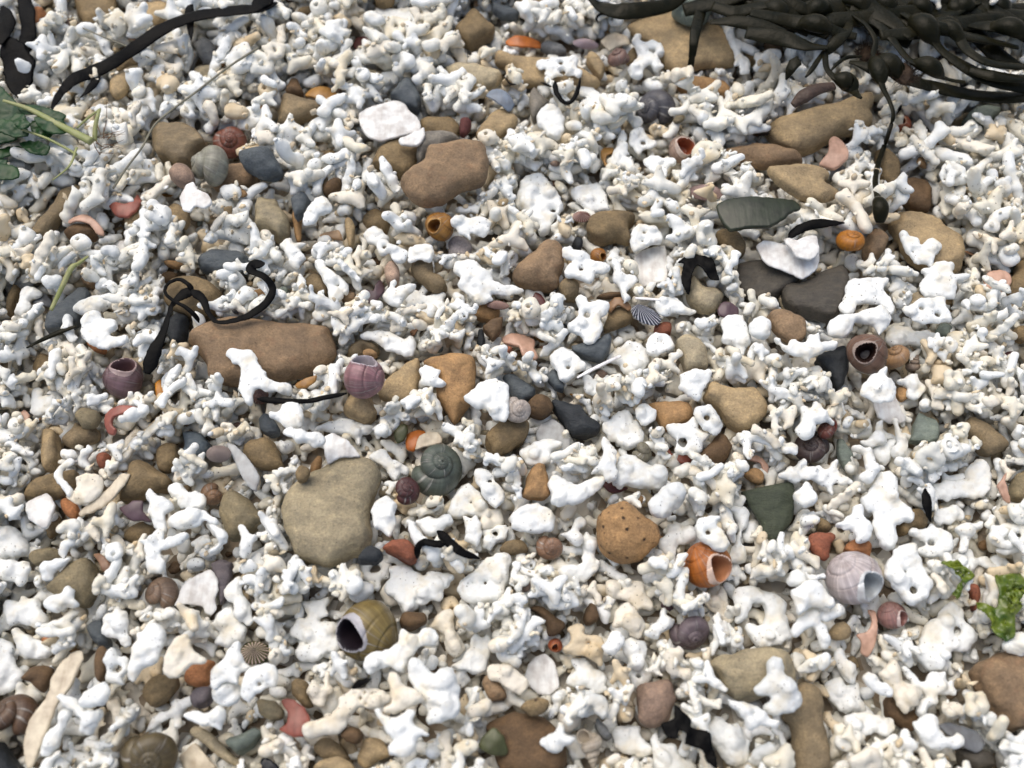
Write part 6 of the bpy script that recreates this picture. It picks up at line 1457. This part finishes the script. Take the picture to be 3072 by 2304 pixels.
# the green plant at the edge
bs = ground(*tile('00', 820, 1200), 3)
plant, base = family('seaside_plant', '*uprooted green seaside plant', 'plant', bs)
def leaf(pts, code, seed, part, mat, t=.7, lift=1.5):
    G3 = np.array([ground(*tile(code, *p), 4) for p in pts]); c = np.array([*((G3[:, :2].max(0) + G3[:, :2].min(0)) / 2), 4.0])
    V, Q = body(closed_curve(G3[:, :2] - c[:2], 3, .3), t, 'wrinkle' if mat is M_ALGA else 'crumple', seed)
    x0, y0, b, tp = raster(V + [c[0], c[1], 0]); wnd = window(x0, y0, b.shape)
    c[2] = (np.quantile((H[wnd] - b)[b < 900], .75) if wnd else 2) + lift
    if wnd:
        m = b < 900; NEXT[0] += 1; IDM[wnd][m] = NEXT[0]; H[wnd] = np.where(m, np.maximum(H[wnd], tp + c[2]), H[wnd])
    return obj(part, mesh_of(part, V + c - base, Q, mat), plant)
leaf([(-150, 800), (0, 815), (90, 860), (210, 980), (340, 1130), (260, 1260), (120, 1230), (0, 1190), (-150, 1150)], '00', 901, 'leaf', M_LEAF, .7, 2.6)
leaf([(240, 1250), (290, 1180), (370, 1190), (385, 1260), (300, 1350), (255, 1320)], '00', 902, 'leaf', M_LEAF, .7, 2.6)
leaf([(-100, 1380), (60, 1380), (230, 1330), (330, 1380), (200, 1430), (60, 1460), (-100, 1470)], '00', 903, 'leaf', M_LEAF, .7, 2.6)
leaf([(-100, 1490), (60, 1475), (190, 1485), (150, 1560), (40, 1610), (-100, 1600)], '00', 904, 'leaf', M_LEAF, .7, 2.6)
leaf([(280, 1100), (420, 1080), (560, 1120), (680, 1160), (620, 1230), (480, 1180), (360, 1170)], '00', 905, 'leaf', M_LEAF, .7, 2.6)
leaf([(-150, 1240), (40, 1260), (180, 1260), (260, 1310), (120, 1370), (-150, 1390)], '00', 911, 'leaf', M_LEAF, .7, 1.8)
leaf([(380, 1180), (470, 1190), (560, 1290), (480, 1340), (390, 1280)], '00', 912, 'leaf', M_LEAF, .7, 1.8)
leaf([(430, 1200), (560, 1190), (690, 1240), (700, 1310), (590, 1340), (480, 1290)], '00', 913, 'leaf', M_LEAF, .7, 1.4)
leaf([(100, 1270), (230, 1250), (400, 1310), (420, 1390), (280, 1400), (150, 1350)], '00', 914, 'leaf', M_LEAF, .7, 1.4)
leaf([(-80, 1560), (120, 1540), (280, 1570), (300, 1660), (120, 1690), (-80, 1680)], '00', 915, 'leaf', M_LEAF, .7, 1.6)
leaf([(300, 1390), (430, 1370), (560, 1420), (520, 1490), (400, 1480)], '00', 916, 'leaf', M_LEAF, .7, 1.4)
leaf([(330, 1330), (420, 1300), (480, 1350), (400, 1400)], '00', 908, 'leaf', M_LEAF, .7, 2.6)
strap('00', [(40, 850), (250, 920), (500, 1050), (770, 1190)], [.5, .9, 1.15, 1.5], 1.0, M_STEM, 'stem', '', '', parent=(plant, base), lifts=[3, 2.5, 1.5, .5])
strap('00', [(790, 1180), (800, 1050), (830, 920)], [.9, .8, .6], .7, M_STEM, 'stem', '', '', parent=(plant, base), lifts=[.5, 1, 1])
strap('00', [(640, 1070), (740, 980), (840, 905)], [.35, .5, .3], .4, M_STEM, 'stem', '', '', parent=(plant, base), lifts=[.5, 1, 1.2])
strap('00', [(180, 1080), (380, 1150), (540, 1230), (640, 1290)], [.3, .45, .5, .5], .45, M_STEM, 'stem', '', '', parent=(plant, base), lifts=[1, 1, .6, .2])
strap('00', [(640, 1230), (580, 1380), (440, 1500)], [.45, .4, .2], .35, M_STEM, 'stem', '', '', parent=(plant, base), lifts=[.4, .3, .2])
def rootball():
    G3 = np.array([ground(*tile('00', *p), 4) for p in [(720, 1260), (760, 1200), (850, 1150), (910, 1110), (900, 1200), (870, 1290), (780, 1310)]]); c = np.array([*G3[:, :2].mean(0), 2.0])
    V, Q = body(closed_curve(G3[:, :2] - c[:2], 3), 1.8, 'coral', 77)
    obj('root_ball', mesh_of('root_ball', V + c - base, Q, M_ROOT), plant)
rootball()
for k in range(14):
    x0, y0 = 820 + rng.normal(0, 30), 1180 + rng.normal(0, 60)
    a = rng.uniform(-.6, 2.2); L = rng.uniform(90, 240)
    strap('00', [(x0, y0), (x0 + L * .5 * math.cos(a) + rng.normal(0, 15), y0 - L * .5 * math.sin(a)), (x0 + L * math.cos(a), y0 - L * math.sin(a) + rng.normal(0, 20))], [.16, .13, .06], .13, M_ROOT, 'rootlet', '', '', parent=(plant, base), m=6, n=5, lifts=[.6, .8, .2])

# bright green alga
bs = ground(*tile('33', 1900, 350), 3)
plant2 = family('green_alga', '*crumpled bright green alga', 'seaweed', bs)
plant, base = plant2
leaf([(1840, 120), (1950, 110), (2080, 95), (2130, 180), (2120, 300), (2060, 400), (2000, 470), (2015, 600), (1950, 660), (1850, 610), (1790, 480), (1700, 340), (1790, 350), (1870, 380), (1880, 250)], '33', 906, 'frond', M_ALGA, .8, .6)
leaf([(1400, 20), (1540, 0), (1640, 90), (1680, 150), (1600, 200), (1560, 320), (1500, 270), (1570, 170), (1500, 80)], '33', 907, 'frond', M_ALGA, .8, .3)
leaf([(1905, 200), (1990, 170), (2040, 250), (2000, 380), (1940, 460), (1900, 360)], '33', 909, 'frond', M_ALGA, .7, 1.6)

# knotted wrack heaped in the top corner: each frond a thing, its bladders parts of it
def frond(code, pts, wid, bl=(), short='', thk=.75, lifts=None, press=.8, mat=None):
    mat = mat or M_WRACK; wid = [x * (.85 if 'longest' in short else 1.2) for x in wid]; bl = [(a, b * 1.1, c * 1.15) for a, b, c in bl]
    C, wv = path3(code, pts, wid, 4.0, 12, lifts, press)
    n = len(C); u = np.linspace(0, 1, n)
    tk = np.clip(thk * wv / max(np.max(wv), .1), .35, thk)
    C[:, 2] += tk
    bls = []
    for f, lw, ww in bl:
        i = int(f * (n - 1)); bls.append((i, lw, ww))
    base = C[n // 2].copy()
    root = obj('wrack_frond', None, None, base)
    d = np.concatenate([[0], np.cumsum(np.linalg.norm(np.diff(C, axis=0), axis=1))])
    lift = np.zeros(n)
    for i, lw, ww in bls: lift += ww * .55 * np.exp(-((d - d[i]) / (lw * .8)) ** 2)
    C[:, 2] += lift
    tw = .35 * np.sin(u * rng.uniform(2, 5) + rng.uniform(0, 6))
    obj('blade', sweep_mesh('blade', C, wv, tk, mat, 12, tw, base), root)
    top = tk.copy()
    for i, lw, ww in bls:
        s = np.linspace(-1, 1, 21); cc = np.stack([np.interp(d[i] + s * lw, d, C[:, k]) for k in range(3)], 1)
        prof = np.maximum(1 - np.abs(s) ** 2.2, 0) ** .75
        wl = np.interp(d[i] + s * lw, d, wv) * .9
        obj('bladder', sweep_mesh('bladder', cc, np.maximum(ww * prof, wl * .96), np.maximum(ww * .78 * prof, .3), mat, 16, None, base), root)
        top = np.maximum(top, ww * .8 * np.maximum(1 - ((d - d[i]) / lw) ** 2, 0)); wv = np.maximum(wv, ww * np.sqrt(np.maximum(1 - ((d - d[i]) / lw) ** 2, 0)))
    NEXT[0] += 1; stamp(C, wv, top, NEXT[0])
    reg(root, short, pix(base), 'seaweed frond', 60, 'knotted wrack fronds heaped in the corner')
    return root
rw = np.random.default_rng(5)
for k in range(34):                                        # the lower fronds of the heap
    x = rw.uniform(-300, 2300); y = rw.uniform(-280, 90) + max(0, (x - 700)) * .24
    a = rw.normal(.32, .22); L = rw.uniform(700, 1500); c = rw.normal(0, 160)
    P = [(x + L * t * math.cos(a) - c * math.sin(a) * math.sin(3.1 * t), y + L * t * math.sin(a) + c * math.cos(a) * math.sin(3.1 * t)) for t in np.linspace(-.5, .5, 5)]
    P = [(px_, min(py_, 270 + max(0, px_ - 500) * .32)) for px_, py_ in P]
    wd = rw.uniform(2.0, 3.4)
    frond('03', P, [wd * .7, wd, wd, wd, wd * .6], [(rw.uniform(.25, .75), rw.uniform(4, 6), rw.uniform(2.2, 3.0))] if rw.random() < .85 else [], 'dark wrack frond low in the heap', .8)
FR = [
 ('02', [(640, -30), (760, 70), (900, 105), (1100, 90), (1300, 50), (1440, -40)], [1.4, 2.6, 2.8, 2.6, 2.2, 1.6], [], 'broad wrack frond at the top edge'),
 ('02', [(1660, 60), (1850, 110), (2050, 60), (2260, 40)], [1.6, 2.2, 2.4, 2.0], [], 'wrack frond beside the pale stone'),
 ('02', [(1640, 190), (1850, 190), (2050, 230), (2260, 300)], [1.2, 2.0, 2.2, 2.0], [], 'wrack frond along the lower rim of the heap'),
 ('03', [(-100, 280), (200, 330), (400, 390), (580, 400)], [2.0, 2.6, 2.6, 1.0], [], 'dark wide wrack frond'),
 ('03', [(-60, 110), (200, 170), (470, 240), (640, 270), (820, 310)], [2.0, 2.3, 2.4, 1.6, 1.2], [(.52, 5.6, 3.1)], 'wrack frond with one long bladder'),
 ('03', [(-40, 20), (200, 40), (450, 100), (680, 170)], [2.0, 2.2, 2.0, 1.0], [], 'wrack frond above the porcelain bit'),
 ('03', [(420, -60), (520, 40), (620, 100), (760, 190)], [1.4, 1.6, 1.6, 1.2], [], 'brownish wrack frond with a reddish end'),
 ('03', [(1440, 190), (1650, 200), (1880, 230), (2080, 270), (2330, 360)], [1.4, 1.7, 2.2, 2.6, 2.0], [(.75, 6.5, 3.2)], 'wrack frond with a bladder near the right edge'),
 ('03', [(1280, -60), (1480, 20), (1640, 110), (1780, 200)], [1.6, 2.6, 1.4, 1.0], [(.35, 6, 3.2)], 'wrack frond with a bladder at the top edge'),
 ('03', [(1680, 30), (1900, 70), (2100, 90), (2300, 60)], [1.6, 2.0, 2.2, 2.0], [], 'wrack frond in the top corner'),
 ('03', [(1750, 590), (1950, 640), (2150, 660), (2330, 650)], [1.2, 1.8, 1.8, 1.5], [], 'lowest wrack frond at the right edge'),
 ('03', [(980, 500), (1080, 580), (1200, 640), (1350, 700), (1550, 750), (1800, 800), (2050, 820), (2330, 810)], [1.4, 3.0, 2.9, 2.0, 2.2, 2.4, 2.8, 2.6], [(.14, 5, 3.3)], 'long wrack frond along the bottom of the heap'),
 ('03', [(760, 90), (950, 160), (1060, 260), (1160, 390), (1260, 510), (1400, 580), (1560, 660), (1720, 690)], [2.2, 2.6, 1.6, 1.2, 1.5, 2.2, 1.2, .8], [(.73, 5.6, 2.8)], 'diagonal wrack frond'),
 ('03', [(1050, 160), (1180, 110), (1320, 230), (1450, 360), (1560, 460), (1720, 570), (1950, 680), (2330, 760)], [1.0, 1.5, 2.2, 1.8, 1.6, 2.0, 2.1, 1.8], [(.34, 6.8, 3.9)], 'wrack frond with the largest bladder'),
 ('03', [(1420, 180), (1560, 250), (1660, 340), (1760, 450), (1950, 540), (2330, 570)], [1.2, 1.9, 1.6, 1.6, 1.6, 1.4], [(.28, 5.6, 2.5)], 'wrack frond behind the largest bladder'),
 ('03', [(860, -60), (1030, 55), (1150, 105), (1320, 140)], [1.8, 2.4, 1.4, 1.0], [(.38, 5, 3.2)], 'wrack frond with a plump bladder'),
 ('03', [(760, 520), (840, 540), (960, 590)], [1.0, 1.5, 1.8], [], 'short wrack frond over the moss'),
 ('03', [(770, 170), (740, 260), (660, 350), (580, 430), (540, 450)], [1.0, 1.5, 1.9, 1.3, .8], [], 'hanging wrack frond above the dark bladder'),
 ('03', [(545, 440), (480, 540), (440, 600), (398, 645)], [.6, .8, .7, .3], [], 'thin pointed wrack tip'),
 ('03', [(560, 440), (570, 560), (620, 640), (710, 710), (790, 770), (860, 820)], [.9, 1.1, 1.5, 2.4, 1.4, .4], [(.62, 5.2, 3.0)], 'wrack frond ending in a dark pear-shaped bladder'),
 ('03', [(330, 480), (310, 530), (270, 590), (235, 670)], [.4, 1.9, 1.5, .2], [], 'small dark pointed wrack blade'),
 ('03', [(860, 475), (740, 490), (660, 540), (600, 600)], [.3, .6, .6, .2], [], 'thin dark wrack thread beside the bladder'),
 ('03', [(690, -60), (770, 110), (900, 220), (975, 350), (955, 470), (985, 610), (1030, 730), (1090, 840), (1125, 960), (1090, 1100), (1045, 1230), (1000, 1360), (975, 1500), (990, 1640), (1005, 1760), (1010, 1860)], [1.2, 1.3, 1.3, 1.4, 1.2, 1.8, 1.4, 1.0, .8, .9, 1.0, 1.1, 1.1, 1.2, 1.8, .6], [(.335, 6.4, 2.9), (.93, 5.4, 2.3)], 'longest hanging wrack frond with two bladders'),
]
for f in FR: frond(*f)
frond('02', [(1585, -60), (1565, 100), (1520, 270), (1500, 420), (1470, 630)], [1.9, 1.8, 1.6, 1.2, .8], [], '*dark strip of weed hanging over the ochre slab', .6)

# tufts of brown moss and a rotten stick by the bone-shaped stone
def tuft(code, cx, cy, rpx, n, short, seed):
    rs = np.random.default_rng(seed); Vs, Qs, k = [], [], 0
    g = ground(*tile(code, cx, cy), 2); i, j = int(g[0] - GX0), int(g[1] - GY0)
    z0 = np.quantile(H[i - 4:i + 5, j - 4:j + 5], .12)
    rad = rpx * .04
    for _ in range(n):
        a = rs.uniform(0, 6.28); rr = rad * math.sqrt(rs.random()) * .8
        p = np.array([g[0] + rr * math.cos(a), g[1] + rr * math.sin(a), z0 - .5])
        d = np.array([math.cos(a) * rs.uniform(.2, 1.2), math.sin(a) * rs.uniform(.2, 1.2), rs.uniform(.25, 1)]) * rs.uniform(1.5, 3.4)
        Cc = np.array([p, p + d * .5 + rs.normal(0, .3, 3), p + d + rs.normal(0, .6, 3) - [0, 0, .5]])
        Cc = catmull(Cc, 3)
        V, Q, cp = sweep(Cc, np.linspace(.13, .05, len(Cc)), np.linspace(.13, .05, len(Cc)), 4)
        Vs.append(V); Qs.append(Q + k); k += len(V)
    V, Q = body(closed_curve([(rad * .9 * math.cos(t) * rs.uniform(.7, 1.1), rad * .9 * math.sin(t) * rs.uniform(.7, 1.1)) for t in np.arange(8) * .785], 3), 1.2, 'coral', seed)
    Vs.append(V + [g[0], g[1], z0]); Qs.append(Q + k)
    V = np.concatenate(Vs); Q = np.concatenate(Qs); b = np.array([g[0], g[1], z0])
    o = obj('moss_tuft', mesh_of('moss_tuft', V - b, Q, M_MOSS), None, b)
    NEXT[0] += 1
    reg(o, short, pix(b), 'moss', 15, 'brown moss tufts')
tuft('03', 1010, 990, 120, 420, '*shaggy brown moss tuft', 31)
tuft('03', 830, 640, 110, 300, 'brown moss under the hanging bladders', 32)
tuft('03', 1440, 690, 80, 160, 'small brown moss tuft below the heap', 33)
strap('03', [(285, 900), (370, 830), (480, 770), (620, 740)], [1.2, 2.6, 2.2, 1.6], 1.6, M_WOOD, 'rotten_twig', 'rotten dark twig above the bone-shaped stone', 'twig', None, m=12)
tuft('02', 2040, 1120, 90, 200, 'dark mossy clump beside the spindle stone', 34)
scatter(9, (60, 190, 100, 160), 'coral', 2, 1.0, .8, ['w', 'o', 'w'])

# ------------------------------------------------------------------ what shows most of the loose bits becomes things, the rest one bed
vis = np.bincount(IDM.ravel(), minlength=NEXT[0] + 1).astype(float)
def seen_size(e):
    p = pix((e[2], e[3], e[4]))
    if not (-40 < p[0] < 3112 and -40 < p[1] < 2344): return 0
    t = (np.array([e[2], e[3], e[4]]) - CAM) @ FW
    return vis[e[6]] * (DIST / t) ** 2 if vis[e[6]] > 3 else 0
ranked = sorted(range(len(LOOSE)), key=lambda i: -seen_size(LOOSE[i]))
quota = {'coral': 300 - len(TRACED), 'pebble': 110, 'chip': 110, 'grit': 0}
PCOL = ['tn', 'br', 'db', 'rb', 'oc', 'ol', 'go', 'gy', 'gs', 'wd', 'br', 'tn', 'pk', 'gg']
PWORD = {'tn': 'tan', 'br': 'brown', 'db': 'dark brown', 'rb': 'rusty brown', 'oc': 'ochre', 'ol': 'olive', 'go': 'grey olive', 'gy': 'grey', 'gs': 'grey', 'wd': 'brown', 'pk': 'mauve', 'gg': 'grey-green'}
CCOL = ['pe', 'oc', 'ma', 'rb', 'pu', 'tn', 'tn', 'cr', 'br', 'gw', 'gw', 'cr', 'wh', 'wh']
CWORD = {'pe': 'pink', 'oc': 'ochre', 'ma': 'maroon', 'rb': 'brownish', 'pu': 'purple', 'tn': 'tan', 'or': 'orange', 'cr': 'cream', 'br': 'brown', 'gw': 'pearly grey', 'wh': 'white'}
TWORD = {'w': 'white', 'o': 'off-white', 'c': 'cream', 'p': 'pinkish cream', 'g': 'greyish white', 't': 'buff', 'd': 'tan'}
chosen = set()
for i in ranked:
    pi, v, x, y, z, tn, idn = LOOSE[i]; fm = PROTO[pi][4]
    if quota[fm] <= 0 or seen_size(LOOSE[i]) < 5: continue
    quota[fm] -= 1; chosen.add(i)
    if PROTO[pi][2] is None:
        nm = {'coral': 'coral_fragment', 'pebble': 'pebble', 'chip': 'shell_fragment'}[fm]
        PROTO[pi][2] = mesh_of(nm, PROTO[pi][0], PROTO[pi][1], {'coral': M_CORAL, 'pebble': M_SAND, 'chip': M_FRAG}[fm])
    o = bpy.data.objects.new(PROTO[pi][2].name.split('.')[0], PROTO[pi][2]); col.objects.link(o)
    o.matrix_world = Matrix.Translation(Vector((x, y, z)) * S) @ (Matrix([list(r) for r in v[0]]) * v[1]).to_4x4()
    sz = np.ptp(PROTO[pi][0], 0).max() * v[1]
    big = 'long ' if sz > 10 else 'small ' if sz < 6.5 else ''
    p = pix((x, y, z))
    if fm == 'coral':
        o.color = tuple(np.minimum(np.array(TONE[tn]) * rng.uniform(.96, 1.04), .85)) + (1,)
        reg(o, f'{big}{TWORD[tn]} {PROTO[pi][3]} bit of coral', p, 'coral fragment', sz, 'loose coral fragments')
    elif fm == 'pebble':
        c = PCOL[rng.integers(len(PCOL))]; o.color = lin(STONE[c])
        reg(o, f'tiny {PWORD[c]} pebble', p, 'pebble', sz, 'stones and pebbles among the coral')
    else:
        c = CCOL[rng.integers(len(CCOL))]; o.color = lin(SHELLC[c])
        reg(o, f'tiny {CWORD[c]} shell chip', p, 'shell piece', sz, 'broken shell pieces')
def joined(name, items, mat, label):
    Vs, Qs, Cs, k = [], [], [], 0
    for i in items:
        pi, v, x, y, z, tn, idn = LOOSE[i]
        V = PROTO[pi][0] @ v[0].T * v[1] + [x, y, z]
        fm = PROTO[pi][4]
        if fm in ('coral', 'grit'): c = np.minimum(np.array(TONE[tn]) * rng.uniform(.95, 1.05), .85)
        elif fm == 'pebble': c = np.array(lin(STONE[PCOL[rng.integers(len(PCOL))]])[:3]) * rng.uniform(.85, 1.1)
        else: c = np.array(lin(SHELLC[CCOL[rng.integers(len(CCOL))]])[:3])
        Vs.append(V); Qs.append(PROTO[pi][1] + k); k += len(V)
        Cs.append(np.tile(np.append(c, 1.0).astype(np.float32), (len(V), 1)))
    me = mesh_of(name, np.concatenate(Vs), np.concatenate(Qs), mat)
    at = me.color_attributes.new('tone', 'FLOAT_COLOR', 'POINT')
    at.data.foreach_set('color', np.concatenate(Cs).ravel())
    o = obj(name, me); o['kind'] = 'stuff'; o['label'] = label
rest = [i for i in range(len(LOOSE)) if i not in chosen]
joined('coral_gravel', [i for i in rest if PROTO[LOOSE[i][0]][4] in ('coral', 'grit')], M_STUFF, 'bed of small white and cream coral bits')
joined('gravel', [i for i in rest if PROTO[LOOSE[i][0]][4] in ('pebble', 'chip')], M_GRAVEL, 'small brown and grey pebbles between the coral bits')
print('LOOSE', len(LOOSE), 'chosen', len(chosen), 'things', len(THINGS), 'quota', quota)

# ------------------------------------------------------------------ labels: what it is and what it lies beside
cnt = {}
for t in THINGS: cnt[t[1]] = cnt.get(t[1], 0) + 1
anchors = [t for t in THINGS if t[3] and cnt[t[1]] == 1]
def rel(p, q):
    dx, dy = p[0] - q[0], p[1] - q[1]
    if abs(dx) > abs(dy) * 1.9: return 'right of' if dx > 0 else 'left of'
    if abs(dy) > abs(dx) * 1.9: return 'below' if dy > 0 else 'above'
    return ('below' if dy > 0 else 'above') + (' and right of' if dx > 0 else ' and left of')
used = {}
for t in sorted(THINGS, key=lambda t: -t[5]):
    o, short, p = t[0], t[1], t[2]
    ds = sorted(anchors, key=lambda a: math.hypot(a[2][0] - p[0], a[2][1] - p[1]))
    ds = [a for a in ds if a is not t][:9]
    lab = None
    for a in ds:
        s = f'{short} {rel(p, a[2])} the {a[1]}'
        s = s.replace(' the largest', ' the largest')
        if s not in used and len(s.replace('-', ' - ').split()) <= 18 and len(s.split()) <= 16: lab = s; break
    if lab is None:
        for a in ds:
            for b in ds:
                s = f'{short} between {a[1]} and {b[1]}'
                if a is not b and s not in used and len(s.split()) <= 16: lab = s; break
            if lab: break
    lab = lab or f'{short} {rel(p, ds[0][2])} the {ds[0][1]}'
    used[lab] = 1
    o['label'] = lab
